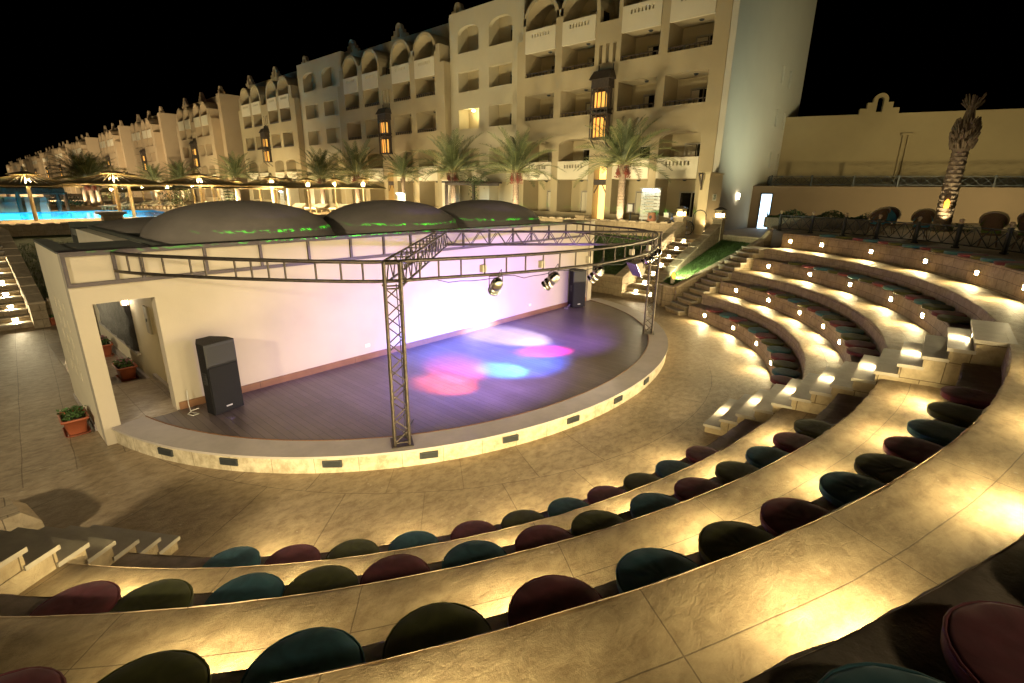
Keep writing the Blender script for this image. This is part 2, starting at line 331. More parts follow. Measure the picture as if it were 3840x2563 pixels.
for k in (1, 2, 3):
    zb = (k-1)*RISE
    t = thing('seating_tier', {1: 'lowest curved concrete seating tier, rising straight from the plaza floor', 2: 'second curved concrete seating tier, between the lowest and the third tier', 3: 'third curved concrete seating tier with the highest walkway, below the terrace'}[k], 'seating tier', (0,-9,zb), 'curved concrete seating tiers')
    ringwall('front_wall', R_S[k], zb, zb+SEAT, M['block'], t)
    ringfloor('seat_ledge', R_S[k], R_W[k], zb+SEAT, M['ledge'], t)
    ringwall('back_wall', R_W[k], zb+SEAT, zb+RISE, M['block'], t)
    ringfloor('walkway', R_W[k], R_S[k+1], k*RISE, M['walk'], t, va=.06)
t = thing('seating_tier', 'top seating tier, a low curved wall flush with the upper terrace', 'seating tier', (0,-12,3*RISE), 'curved concrete seating tiers')
ringwall('front_wall', R_S[4], 3*RISE, TZ, M['block'], t)
ringfloor('seat_ledge', R_S[4], 12.5, TZ, M['ledge'], t)
# ---- terrace behind the top row
m = MB(); far = []
TT = [rad(a) for a in range(-20, -176, -5)]
for i in range(len(TT)-1):
    a, b = TT[i], TT[i+1]
    ra = 34 if a > rad(-75) else 24
    m.face([RP(12.48, a, TZ-.004), RP(12.48, b, TZ-.004), Vector((ra*cos(b), ra*sin(b), TZ-.004)), Vector((ra*cos(a), ra*sin(a), TZ-.004))])
tag(m.build('terrace_paving', paved('terrace_slabs', (.40,.33,.22), (.36,.29,.19), (.9,.9), rad(20), bstr=.25)), kind='structure')
# ---- stair flights
def flight(name, label, P0, step, width, n, rise, depth, nose=.03, slab=.045, z0=0., lampk=(), lampw=.5, group=None, cat='staircase', lampface=None, matbase='stepwall', slabfirst=True, last=None, lens='lens2', who=''):
    t = thing(name, label, cat, (P0[0], P0[1], z0), group); W = Vector(width); D = Vector(step); P0 = Vector(P0); dn = D.normalized(); wn = W.normalized()
    body = MB()
    for k in range(1, n+1):
        p = P0+D*(k-1); d = D.normalized()*(depth if k < n or not last else last)
        e = D if k < n or not last else D.normalized()*last
        zt = z0+rise*k
        q = [p, p+W, p+W+e, p+e]
        body.hexa([(v.x, v.y, z0-.05) for v in q], [(v.x, v.y, zt-slab) for v in q])
        s = MB(); a = p-dn*nose-wn*nose*.7; L = W+wn*nose*1.4; f = e+dn*(nose+.02)
        q = [a, a+L, a+L+f, a+f]
        s.hexa([(v.x, v.y, zt-slab) for v in q], [(v.x, v.y, zt) for v in q]); s.build('tread', M['slab'], t)
    body.build('base', M[matbase], t)
    out = []
    for (k, fr, txt) in lampk:
        c = P0+D*(k-1)+W*fr; c = Vector((c.x, c.y, z0+rise*(k-1)+rise*.5)); lamp(c, -dn, wn, txt, lens, .055, .03, depthin=.01)
    return t
def lamp(c, face, side, label, lens='lens', hw=.05, hh=.04, depthin=.0, group='recessed step and riser lamps'):
    c = Vector(c); face = Vector(face).normalized(); side = Vector(side).normalized(); up = Vector((0,0,1))
    t = thing('recessed_lamp', label, 'wall lamp', c, group)
    f = MB()
    for s in (-1, 1):
        f.obox(c+side*s*(hw+.008)+face*.006, side*.008, face*.012, up*(hh+.014)); f.obox(c+up*s*(hh+.007)+face*.006, side*hw, face*.0115, up*.007)
    f.build('housing', M['iron'], t)
    g = MB(); g.face([c+face*.009+side*x*hw+up*z*hh for x, z in ((-1,-1),(1,-1),(1,1),(-1,1))] if side.cross(up).dot(face) > 0 else [c+face*.009+side*x*hw+up*z*hh for x, z in ((1,-1),(-1,-1),(-1,1),(1,1))])
    g.build('glass', M[lens], t); return t
LAMPS = {1: ([-30.7,-40.9,-51.4,-62.2], [-102,-112,-122,-131.8,-142]), 2: ([-29.7,-38.5,-47.9,-56.5,-64.7], [-98,-107,-116.5,-126,-136,-145]),
         3: ([-28.9,-37.8,-46.7,-56.6,-65.6], [-93,-101,-109.5,-118,-127,-136]), 4: ([-27,-32.7,-41.4,-50.9,-60.,-69.], [-95,-104,-112.6,-121.3,-130])}
for k, (Rr, Ll) in LAMPS.items():
    for sec, lst in (('far', Rr), ('near', Ll)):
        for i, a in enumerate(lst):
            th = rad(a); z = (k-1)*RISE+.22+(.03 if k == 4 else 0); p = RP(R_S[k], th, z); nrm = Vector((-cos(th), -sin(th), 0))
            lab = ('lit square lamp in the %s riser, %s along from the corner stairs, far section' if sec == 'far' else 'lit square lamp in the %s riser, %s along from the middle stairs, near section') % (ROWN[k], ORD[i])
            lamp(p, nrm, Vector((-sin(th), cos(th), 0)), lab)
flight('staircase', 'middle stair flight with lit treads, climbing between the two seating sections', (-.19,-7.25,0), (.045,-.232,0), (1.39,.03,0), 14, .153, .25, lampk=[(k, .5, 'lit lamp under tread %d of the middle stair flight, %s lamp from the bottom' % (k, ORD[k//2-1])) for k in (2,4,6,8,10,12,14)], last=.36, group='stone stair flights of the amphitheatre')
flight('staircase', 'unlit corner stair flight beside the lawn, at the far end of the seating', (7.58,-3.38,0), (.198,-.1145,0), (.48,.69,0), 14, .153, .23, last=.5, group='stone stair flights of the amphitheatre')
flight('staircase', 'unlit stair flight at the bottom left, seen from its side with chipped nosings', (-7.08,-3.99,0), (-.187,-.114,0), (-.58,.91,0), 14, .153, .23, last=.5, group='stone stair flights of the amphitheatre')
# ---- cushions
def cushion_proto(key):
    R, Hh = .25, .062
    t = thing('seat_cushion', None, 'cushion', (0,0,0), 'round cushions on the seating tiers')
    m = MB(); n = 40; rows = []
    prof = [(R*.93, .0), (R, .008), (R*1.01, Hh*.55), (R, Hh-.006), (R*.975, Hh+.001), (R*.93, Hh+.006), (R*.7, Hh+.009), (R*.4, Hh+.010), (R*.15, Hh+.010)]
    ph = random.uniform(0, 6)
    for r, z in prof:
        row = []
        for k in range(n):
            a = 2*pi*k/n; w = 1+.008*sin(3*a+ph)+.006*sin(7*a+2*ph)
            dz = .003*sin(5*a+ph)*sin(r*40+ph)*(z > Hh-.01)+.002*sin(11*a+ph*3)*(z > Hh)*(r/R)
            row.append((r*w*cos(a), r*w*sin(a), z+dz))
        rows.append(row)
    m.grid(rows, True, True); m.face([rows[-1][k] for k in range(n)], None, True); m.face(list(reversed(rows[0])))
    m.build('cover', CUSH[key], t, False)
    p = MB(); p.tube([(R*1.0*cos(2*pi*k/28), R*1.0*sin(2*pi*k/28), Hh-.003) for k in range(29)], .0055, 6, False); p.build('piping', CUSH[key], t, False)
    return t
PROTO = {k: [cushion_proto(k), None] for k in 'ROT'}
CN = {'R': 'maroon', 'O': 'olive green', 'T': 'teal'}
def place_cushion(key, row, th, txt, dr=.0):
    dr += .15*(row == 4 and th < -100); th = rad(th); z = (row-1)*RISE+SEAT if row < 4 else TZ
    p = RP(R_S[row], th, z+.001, {1:.19,2:.18,3:.162,4:.21}[row]+dr); rz = random.uniform(0, 6.28)
    lab = '%s cushion, %s row, %s' % (CN[key], ROWN[row], txt); pr = PROTO[key]
    o = pr[0] if pr[1] is None else copy_tree(pr[0])
    if pr[1] is None: pr[1] = 1
    o.location = p; o.rotation_euler = (random.uniform(-.02,.02), random.uniform(-.02,.02), rz); o['label'] = lab; return o
NEAR = {1: ('TRO TRO TOTR', [-142.7,-139.0,-135.3,-131.4,-127.2,-123.4,-119.5,-115.7,-111.7,-107.5,-102.8]),
        2: ('ROTORTROTROTRO', [-143.7,-140.9,-137.4,-134.5,-131.5,-128.0,-124.5,-121.4,-117.6,-114.2,-110.4,-106.9,-103.1,-99.5]),
        3: ('ROTORTORTORTOR', [-138.6,-135.8,-132.6,-129.6,-126.5,-123.2,-120.0,-117.0,-113.3,-110.4,-107.5,-104.2,-100.6,-96.9]),
        4: ('TRO', [-124.5,-122.,-119.2])}
NEARC = {1: 'TROTROTROTR', 2: 'ROTORTROTROTRO', 3: 'ROTORTORTORTOR', 4: 'TRO'}
FARC = {1: 'RTROTROTROTR', 2: 'OROTORTOrTORR'.upper(), 3: 'ORTORTORTORTOrO'.upper(), 4: 'TORTROTROTROTRO'}
FAR = {1: [-31.9,-36.5,-39.9,-43.7,-47.8,-51.5,-55.2,-59.5,-63.5,-67.3,-71.1,-74.8],
       2: [-34.2,-38.7,-41.2,-44.8,-47.8,-51.1,-54.1,-56.7,-60.0,-63.4,-66.9,-70.3,-73.7],
       3: [-33.8,-36.8,-39.3,-42.3,-44.6,-46.8,-49.5,-52.6,-55.3,-58.0,-61.3,-63.9,-66.4,-70.0,-72.1],
       4: [-32.6,-35.4,-38.4,-40.2,-42.8,-44.6,-47.0,-50.0,-51.9,-54.2,-56.6,-58.8,-60.6,-63.0,-65.1]}
for row in (1,2,3,4):
    c = NEARC[row]; n = len(c)
    for i, a in enumerate(NEAR[row][1]):
        place_cushion(c[i], row, a, ('%s from middle stairs, near section' % ORD[n-1-i]) if row < 4 else '%s of three at the near right corner' % ['lowest in view','largest','topmost'][i])
    for i, a in enumerate(FAR[row]): place_cushion(FARC[row][i], row, a, '%s from lawn corner stairs, far section' % ORD[i])
# ---- plaza ground: radial slabs in front of the stage, a plain grid elsewhere
m = MB()
TP = [rad(-8-4*i) for i in range(42)]
for i in range(len(TP)-1):
    a, b = TP[i], TP[i+1]; A, B = Vector((cos(a), sin(a), 0)), Vector((cos(b), sin(b), 0))
    m.face([A*5.0, B*5.0, B*8.6, A*8.6], [(-a*7.6, 5.), (-b*7.6, 5.), (-b*7.6, 8.6), (-a*7.6, 8.6)])
tag(m.build('plaza', paved('plaza_slabs', (.44,.34,.215), (.40,.305,.19), (1.2,1.72), 0, 'uv', off=.5, jw=.006)), kind='structure')
m = MB(); m.face([(-60,-40,-.006),(60,-40,-.006),(60,12,-.006),(-60,12,-.006)])
tag(m.build('ground', paved('outer_slabs', (.42,.33,.21), (.38,.295,.185), (.57,1.15), rad(4), jw=.006)), kind='structure')
# rock-faced end wall at the left edge
t = thing('stone_wall', 'rough rock faced wall end beside the bottom left stairs', 'wall', (-8.6,-2.4,0))
m = MB(); pts = [(-8.05,-2.85),(-8.12,-2.3),(-8.35,-1.95),(-9.0,-1.9),(-10.5,-1.9),(-10.5,-2.9),(-9.,-2.95)]
rows = []
for z, s in ((-.05, 1.), (.15, 1.03), (.34, .99), (.46, .9)): rows.append([((x+9)*s-9+random.uniform(-.03,.03), (y+2.4)*s-2.4+random.uniform(-.03,.03), z+random.uniform(-.02,.02)) for x, y in pts])
m.grid(rows, False, True); m.face(rows[-1]); m.build('wall', M['block2'], t)
# ------------------------------------------------------------------ stage
WY = -.531; SZ = .276
t = thing('stage', 'low semicircular timber stage with a cream stone kerb', 'stage', (0,-3,0))
A0, A1, NS = rad(-14.0), rad(-166.0), 90
AS = [A0+(A1-A0)*i/NS for i in range(NS+1)]
m = MB(); inner = [ST(a, -.42, SZ-.004) for a in AS]; m.face([(inner[-1].x-.25, WY-.002, SZ-.004)]+list(reversed(inner))+[(inner[0].x+.1, WY-.002, SZ-.004)]); m.build('deck', M['deck'], t)
m = MB(); rows = [[ST(a, 0, z) for a in AS] for z in (-.05, SZ-.03, SZ-.03+.001)]; rows[2] = [ST(a, .025, SZ-.03) for a in AS]
m.grid([[ST(a, 0, -.05) for a in AS], [ST(a, 0, SZ-.03) for a in AS]], True, False, [[(-a*7, -.05) for a in AS], [(-a*7, SZ) for a in AS]]); m.build('kerb_face', M['kerb'], t)
m = MB(); m.grid([[ST(a, -.44, SZ-.03) for a in AS], [ST(a, -.44, SZ+.004) for a in AS]]); m.grid([[ST(a, -.44, SZ+.004) for a in AS], [ST(a, .03, SZ+.004) for a in AS]], False); m.grid([[ST(a, .03, SZ+.004) for a in AS], [ST(a, .03, SZ-.03) for a in AS]]); m.grid([[ST(a, .03, SZ-.03) for a in AS], [ST(a, -.01, SZ-.03) for a in AS]]); m.build('kerb_coping', M['kerbtop'], t)
m = MB(); m.tube([ST(a, -.455, SZ+.002) for a in AS], .011, 5); m.build('edge_strip', M['skirt'], t)
for (x, y) in ((634,1689),(868,1725),(1254,1726),(1607,1697),(1909,1640),(2155,1577),(2334,1504),(2436,1432)):
    P = onz((x, y), .15); th = math.atan2(P.y-SC.y, P.x-SC.x); c = ST(th, .0, .15); n = (ST(th, 1.)-ST(th, 0.)).normalized(); s = Vector((-n.y, n.x, 0))
    g = MB()
    g.obox(c+n*.006, s*.135, n*.006, Vector((0,0,.052)))
    for k in range(7): g.obox(c+n*.016+Vector((0,0,-.036+.012*k)), s*.118, n*.008, Vector((0,0,.0035)))
    for q in (-1, 1): g.obox(c+n*.015+s*q*.127, s*.009, n*.01, Vector((0,0,.05))); g.obox(c+n*.015+Vector((0,0,q*.046)), s*.118, n*.0095, Vector((0,0,.006)))
    g.build('vent_grille', M['iron'], t)
# ------------------------------------------------------------------ building behind the stage
b = thing('stage_building', 'low cream building behind the stage with shallow domes on its flat roof', 'building', (0,0,0))
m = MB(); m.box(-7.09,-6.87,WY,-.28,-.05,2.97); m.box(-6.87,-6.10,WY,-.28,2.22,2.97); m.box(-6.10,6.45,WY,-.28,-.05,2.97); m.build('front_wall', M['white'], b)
m = MB(); m.box(6.30,6.54,WY-.05,.6,-.05,2.98); m.build('end_pier', M['white'], b)
# left screen wall with slots
m = MB(); ys = [-.277]; 
cols = [(.43,.53),(.86,.96),(1.29,1.39)]; zr_ = [.80+.28*i for i in range(5)]
def cells(m, u0, u1, z0, z1, holes, fn):
    us = sorted({u0, u1}|{h[0] for h in holes}|{h[1] for h in holes}); zs = sorted({z0, z1}|{h[2] for h in holes}|{h[3] for h in holes})
    for i in range(len(us)-1):
        for j in range(len(zs)-1):
            cu, cz = (us[i]+us[i+1])/2, (zs[j]+zs[j+1])/2
            if any(h[0] < cu < h[1] and h[2] < cz < h[3] for h in holes): continue
            fn(us[i], us[i+1], zs[j], zs[j+1])
def thickwall(m, u0, u1, z0, z1, holes, P, T):
    """wall in the plane P(u,z) with thickness vector T, openings with reveals"""
    T = Vector(T); us = sorted({u0, u1}|{h[0] for h in holes}|{h[1] for h in holes}); zs = sorted({z0, z1}|{h[2] for h in holes}|{h[3] for h in holes})
    solid = {}
    for i in range(len(us)-1):
        for j in range(len(zs)-1):
            cu, cz = (us[i]+us[i+1])/2, (zs[j]+zs[j+1])/2
            solid[i, j] = not any(h[0] < cu < h[1] and h[2] < cz < h[3] for h in holes)
    for (i, j), s in solid.items():
        if not s: continue
        a, b_, c, d = P(us[i], zs[j]), P(us[i+1], zs[j]), P(us[i+1], zs[j+1]), P(us[i], zs[j+1])
        m.face([a, b_, c, d]); m.face([d+T, c+T, b_+T, a+T])
        if not solid.get((i-1, j)): m.face([a, d, d+T, a+T])
        if not solid.get((i+1, j)): m.face([b_, b_+T, c+T, c])
        if not solid.get((i, j-1)): m.face([a, a+T, b_+T, b_])
        if not solid.get((i, j+1)): m.face([d, c, c+T, d+T])
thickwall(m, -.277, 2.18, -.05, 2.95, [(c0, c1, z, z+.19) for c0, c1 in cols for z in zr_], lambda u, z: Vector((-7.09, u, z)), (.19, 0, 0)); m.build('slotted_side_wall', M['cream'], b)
m = MB(); m.box(-7.11,-7.05,.2,2.2,0,.09); m.build('base_trim', M['kerbtop'], b)
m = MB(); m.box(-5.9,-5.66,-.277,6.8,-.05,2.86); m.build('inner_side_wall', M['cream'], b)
m = MB(); m.box(-6.897,-5.9,-.277,1.42,2.80,2.955); m.box(-7.10,-6.897,-.277,2.19,2.953,2.985); m.build('passage_roof', M['roofgreen'], b)
m = MB(); m.box(-7.11,6.47,WY-.045,-.24,2.973,2.992); m.build('wall_cap', M['frame'], b)
m = MB(); m.box(-6.868,-6.102,WY-.035,-.28,-.05,.2765); m.box(-6.897,-5.9,-.28,1.55,-.05,.2765); m.build('passage_floor', M['tile'], b)
m = MB(); m.box(-6.95,-5.9,1.55,7.,-.05,.012); m.build('lower_passage_floor', M['tile'], b)
m = MB(); m.box(-5.96,-5.9,-.2,1.5,.274,.36); m.box(-5.96,-5.9,1.6,6.6,.014,.12); m.build('passage_skirting', M['kerbtop'], b)
m = MB(); z_ = zm(340,1100,3.0147)
m.box(-5.96,-5.90,2.46,6.2,.52,.575); m.build('relief_ledge', M['kerbtop'], b)
fr = MB()
posts = [-7.07,-6.51,-6.18,-5.30,-4.41,-3.52,-2.62,-1.83,-1.11,-.36,.52,1.46,2.40,3.21,4.04,4.91,5.88]
for x in posts: fr.box(x-.022,x+.022,WY-.042,WY-.0005,2.545,2.925)
fr.box(-7.092,5.902,WY-.046,WY-.0005,2.925,2.972); fr.box(-7.092,5.902,WY-.046,WY-.0005,2.49,2.545); fr.build('fascia_frame', M['frame'], b)
m = MB(); m.box(-6.06,6.28,WY-.03,WY-.0005,SZ-.02,SZ+.125); m.build('skirting', M['skirt'], b)
for px in ((1378,1296), (1986,1144)):
    P = ony(px, WY); m = MB(); m.box(P.x-.06,P.x+.06,WY-.012,WY-.0005,P.z-.035,P.z+.035); m.build('socket_plate', M['parapet'], b)
m = MB(); m.box(-5.66,6.30,-.28,9.6,2.55,2.74); m.box(-5.66,-5.56,-.24,6.8,2.741,2.93); m.box(-5.66,6.3,9.5,9.62,-.05,2.9); m.build('roof', M['roofgreen'], b)
m = MB(); m.box(6.30-.24,6.30,.6,9.5,-.05,2.9); m.build('back_walls', M['cream'], b)
def dome(cx, cy, r, z0, h):
    m = MB(); pr = []
    for k in range(15):
        a = k/14*pi/2; pr.append((r*cos(a)**.93, z0+h*sin(a)**1.08))
    pr[-1] = (0.0008, z0+h); pr.insert(0, (r+.04, z0-.10)); pr.insert(1, (r+.04, z0-.005)); m.lathe(pr, 48, (cx, cy, 0)); m.build('dome', M['roofgrey'], b)
for cx in (-3.3, .92, 4.95): dome(cx, 3.1, 2.03, 2.83, .78)
dome(-3.95, 7.6, 1.75, 2.62, .45); dome(6.0, 7.6, 1.75, 2.62, .42); dome(1.3, 7.6, 1.75, 2.62, .4)
# relief panel, passage lamp, switch box
m = MB(); rows = []
for i in range(19):
    y = 2.5+3.6*i/18; rows.append([(-5.905-.02-.035*abs(sin(i*2.1+j*.7))-random.uniform(0,.02) if 0 < i < 18 else -5.905, y, .58+1.7*j/16) for j in range(17)])
m.grid(rows, True); o = m.build('relief_panel', M['relief']); tag(o, 'dark rough stone relief panel on the passage wall behind the doorway', 'wall relief')
lt = thing('passage_lamp', 'perforated round wall lamp glowing white beside the dark relief panel', 'wall lamp', (-5.98,2.40,1.62))
m = MB(); m.lathe([(.055,-.16),(.055,.16)], 14, (-5.99,2.40,1.78)); m.build('glass', M['doorlamp'], lt)
m = MB()
for k in range(10): a = 2*pi*k/10; m.bar((-5.99+.068*cos(a),2.40+.068*sin(a),1.61),(-5.99+.068*cos(a),2.40+.068*sin(a),1.95),.012,.012)
for z in (1.61,1.69,1.78,1.87,1.95): m.tube([(-5.99+.068*cos(2*pi*k/12),2.40+.068*sin(2*pi*k/12),z) for k in range(13)], .007, 5, False)
m.build('cage', M['brass'], lt)
P = onx((558,1200), -5.9); sb = thing('switch_box', 'flat steel switch box on the passage wall by the doorway', 'switch box', (-5.93,P.y,P.z))
m = MB(); m.box(-5.935,-5.9,P.y-.12,P.y+.12,P.z-.26,P.z+.26); m.build('cover', M['winframe'], sb); m = MB(); m.box(-5.945,-5.935,P.y-.02,P.y+.01,P.z-.03,P.z+.03); m.build('latch', M['iron'], sb)
# ------------------------------------------------------------------ flower troughs
def trough(loc, rz, label, flowers, dim=1., seed=1, group='terracotta flower troughs'):
    rr = random.Random(seed); t = thing('flower_trough', label, 'planter', loc, group); t.rotation_euler = (0,0,rz); t.scale = (dim,)*3
    def ring(hx, hy, z, n=6):
        pts = []; r = .045
        for sx, sy, a0 in ((1,1,0),(-1,1,pi/2),(-1,-1,pi),(1,-1,1.5*pi)):
            for k in range(n): a = a0+pi/2*k/(n-1); pts.append((sx*(hx-r)+r*cos(a), sy*(hy-r)+r*sin(a), z))
        return pts
    m = MB(); m.grid([ring(.20,.115,.03), ring(.245,.15,.26), ring(.275,.175,.265), ring(.28,.18,.30), ring(.255,.155,.302), ring(.24,.145,.25)], True, True); m.face(list(reversed(ring(.20,.115,.03)))); m.build('trough', M['terra'], t, False)
    m = MB(); m.grid([ring(.22,.13,.004), ring(.26,.165,.035), ring(.25,.155,.03)], True, True); m.face(list(reversed(ring(.22,.13,.004)))); m.build('saucer', M['terra'], t, False)
    m = MB(); m.face(ring(.24,.145,.258)); m.build('soil', M['soil'], t, False)
    m = MB()
    for k in range(300):
        x, y = rr.uniform(-.2,.2), rr.uniform(-.11,.11); z = .27+rr.random()**.7*.15*(1-(x/.3)**2); s = rr.uniform(.018,.034); d = Vector((rr.gauss(0,1), rr.gauss(0,1), rr.uniform(-.2,.9))).normalized(); e = d.cross(Vector((rr.gauss(0,1),rr.gauss(0,1),rr.gauss(0,1)))).normalized()
        c = Vector((x+rr.gauss(0,.03), y+rr.gauss(0,.03), z)); m.face([c-d*s, c+e*s*.5, c+d*s, c-e*s*.5])
    m.build('leaves', M['leaf'], t, False)
    if flowers:
        m = MB()
        for k in range(flowers):
            c = Vector((rr.uniform(-.2,.2), rr.uniform(-.11,.11), rr.uniform(.36,.44)))
            for q in range(5): a = 2*pi*q/5; m.face([c, c+Vector((.018*cos(a-.5),.018*sin(a-.5),.006)), c+Vector((.026*cos(a),.026*sin(a),.003)), c+Vector((.018*cos(a+.5),.018*sin(a+.5),.006))])
        m.build('blossoms', M['petal'], t, False)
    return t
trough((-6.17,2.72,.012), rad(90), 'terracotta trough of pink flowers inside the passage, below the step', 26, 1., 3)
P = onz((402,1352), .012); trough((-6.18,4.9,.012), rad(90), 'far terracotta trough with mixed red flowers, half hidden in the passage', 34, 1.05, 5)
trough((-7.32,.42,0), rad(88), 'terracotta trough with a low green plant outside the slotted wall', 0, 1.0, 7)
P = onz((200,1217), 0); trough((P.x,P.y,0), rad(80), 'small shaded terracotta pot by the low wall near the left stairs', 0, .8, 9)
# ------------------------------------------------------------------ loudspeakers
def speaker(pl, pr, H, label, depth=.46):
    pl = Vector(pl); pr = Vector(pr); pl.z = pr.z = SZ; s = (pr-pl).normalized(); W = (pr-pl).length; n = Vector((s.y, -s.x, 0)); back = -n; c = (pl+pr)/2
    t = thing('loudspeaker', label, 'loudspeaker', tuple(c), 'stage loudspeakers'); up = Vector((0,0,1))
    foot = [pl, pr, pr+back*depth*.45, pr-s*W*.28+back*depth, pl+s*W*.28+back*depth, pl+back*depth*.45]
    m = MB(); m.prism([(p.x, p.y) for p in foot], SZ+.02, SZ+H); m.build('cabinet', M['black'], t)
    f = lambda u, z, o=0.: pl+s*(W*u)+up*z+n*o
    m = MB(); m.obox(f(.5, .42, .008), s*(W*.47), n*.008, up*.40); m.build('grille', M['grille'], t)
    m = MB(); o = .012; z0, z1 = .86, H-.05
    fr = [f(.04,z0,o), f(.96,z0,o), f(.96,z1,o), f(.04,z1,o)]; inn = [f(.36,z0+.1,-.09), f(.64,z0+.1,-.09), f(.64,z1-.08,-.09), f(.36,z1-.08,-.09)]
    fr2 = [f(.0,z0-.03,.002), f(1,z0-.03,.002), f(1,z1+.04,.002), f(0,z1+.04,.002)]
    for k in range(4): q = (k+1) % 4; m.face([fr[k], fr[q], inn[q]+n*.1, inn[k]+n*.1]); m.face([fr2[k], fr2[q], fr[q], fr[k]])
    m.face([p+n*.1 for p in inn]); m.build('horn', M['hornm'], t)
    m = MB(); 
    for sd, ss in ((pl, -s), (pr, s)):
        cc = sd+back*depth*.22+up*(H*.52); m.obox(cc+ss*.004, ss*.004, back*.055, up*.10); m.obox(cc+ss*.012+up*.045, ss*.006, back*.042, up*.012); m.obox(cc+ss*.012-up*.045, ss*.006, back*.042, up*.012)
    m.build('handle', M['hornm'], t)
    m = MB(); m.obox(f(.5,.115,.018), s*.05, n*.003, up*.011); m.build('badge', M['badge'], t)
    m = MB()
    for p in (pl+back*.05+s*.05, pr+back*.05-s*.05, pl+back*(depth-.06)+s*W*.32, pr+back*(depth-.06)-s*W*.32): m.lathe([(.022,SZ-.003),(.022,SZ+.022)], 10, (p.x,p.y,0))
    m.build('feet', M['rubber'], t)
    return t, pl+back*depth*.6
s1, cp = speaker((-5.76,-1.27,0), (-5.27,-1.17,0), 1.22, 'nearer tall black loudspeaker standing on the stage by the doorway')
s2, cq = speaker((5.0,-.87,0), (5.46,-1.05,0), 1.22, 'farther tall black loudspeaker at the stage end below the spotlights')
m = MB(); c = Vector((-5.93,-.86,SZ)); m.tube([c+Vector((.0,.26,.32)), c+Vector((-.02,.22,.08)), c+Vector((-.05,.02,.012)), c+Vector((.02,-.12,.01)), c+Vector((-.07,-.14,.012)), c+Vector((-.11,-.02,.012)), c+Vector((-.03,.05,.03)), c+Vector((.07,.02,.05))], .008, 6)
tag(m.build('power_cable', M['cable']), 'white looped power cable on the stage behind the nearer loudspeaker', 'cable')
m = MB(); c = Vector((4.86,-.75,SZ)); m.tube([c+Vector((.2,.0,.1)), c+Vector((.05,.02,.012)), c+Vector((-.05,-.08,.012)), c+Vector((-.1,.02,.012)), c+Vector((.0,.06,.02))], .008, 6)
tag(m.build('power_cable', M['cable']), 'short white cable loop beside the farther loudspeaker', 'cable')
# ------------------------------------------------------------------ lighting truss
tr = thing('lighting_truss', 'dark steel truss arching over the stage on two lattice columns', 'truss', (0,-3,SZ))
def smooth(pts, n=6):
    out = []; P = [Vector(p) for p in pts]
    for i in range(len(P)-1):
        a, b_, c, d = P[max(i-1,0)], P[i], P[i+1], P[min(i+2,len(P)-1)]
        for k in range(n): u = k/n; out.append(.5*((2*b_)+(c-a)*u+(2*a-5*b_+4*c-d)*u*u+(3*b_-a-3*c+d)*u**3))
    out.append(P[-1]); return out
arc = smooth([(-6.52,-.58,0),(-6.30,-1.15,0),(-5.66,-2.28,0),(-4.85,-3.40,0),(-4.22,-4.06,0),(-3.5,-4.36,0),(-2.5,-4.76,0),(-1.5,-5.03,0),(-.4,-5.18,0),(.8,-5.12,0),(2.0,-4.92,0),(3.1,-4.5,0),(3.95,-3.95,0),(4.5,-3.2,0),(4.85,-2.2,0),(5.1,-1.3,0),(5.25,-.58,0)], 6)
ZT, ZB = 2.945, 2.68
m = MB(); up = Vector((0,0,1))
m.tube([p+up*ZT for p in arc], .026, 8); m.tube([p+up*ZB for p in arc], .024, 8)
acc = 0; last = arc[0]
for p in arc:
    acc += (p-last).length; last = p
    if acc > .235: acc = 0; m.tube([p+up*ZB, p+up*ZT], .014, 6, False)
m.build('curved_ladder_truss', M['steel'], tr)
def lattice(m, a, b_, off, pitch, rr, rc=.02):
    """zigzag between two parallel chords: a->b and a+off->b+off"""
    a = Vector(a); b_ = Vector(b_); off = Vector(off); L = (b_-a).length; n = max(2, int(L/pitch)); d = (b_-a)/n
    for k in range(n): m.tube([a+d*k+(off if k % 2 else off*0), a+d*(k+1)+(off*0 if k % 2 else off)], rr, 6, False)
def column(c, tang, label):
    m = MB(); c = Vector(c); s = Vector(tang).normalized(); q = Vector((-s.y, s.x, 0)); w = .105
    cn = [c+s*w*i+q*w*j for i, j in ((-1,-1),(1,-1),(1,1),(-1,1))]
    for p in cn: m.tube([p+up*SZ, p+up*2.97], .021, 8)
    for k in range(4):
        a, b_ = cn[k], cn[(k+1) % 4]; lattice(m, a+up*(SZ+.06), a+up*2.62, b_-a, .19, .0095)
        for z in (SZ+.06, 2.62, 2.95): m.tube([a+up*z, b_+up*z], .012, 6, False)
    m.obox(c+up*(SZ+.012), s*.16, q*.16, up*.006)
    m.build('lattice_column', M['steel'], tr)
CL, CR = Vector((-4.21,-4.24,0)), Vector((3.95,-4.08,0))
column(CL, (.75,-.45,0), ''); column(CR, (.8,.45,0), '')
for a, b_ in ((CL, Vector((-.22,-.60,0))), (Vector((-.16,-.60,0)), CR)):
    m = MB(); d = (b_-a).normalized(); q = Vector((-d.y, d.x, 0))*.13; off = up*-.31
    for sg in (-1, 1):
        p0, p1 = a+q*sg+up*2.955, b_+q*sg+up*2.955
        m.tube([p0, p1], .019, 8); m.tube([p0+off, p1+off], .019, 8); lattice(m, p0, p1, off, .21, .010)
    n = 9
    for k in range(n+1): p = a+(b_-a)*k/n; m.tube([p-q+up*2.955, p+q+up*2.955], .01, 6, False)
    m.build('straight_lattice_truss', M['steel'], tr)
for px in ((1774,994),(1985,984),(2152,966),(2331,948),(2408,930)):
    P = onz(px, 2.76); i = min(range(len(arc)), key=lambda k: (arc[k]-Vector((P.x,P.y,0))).length); c = arc[i]+up*2.775+Vector((0,.03,0)); m = MB(); m.box(c.x-.045,c.x+.045,c.y-.035,c.y+.035,c.z-.055,c.z+.055); m.build('junction_box', M['box'], tr)
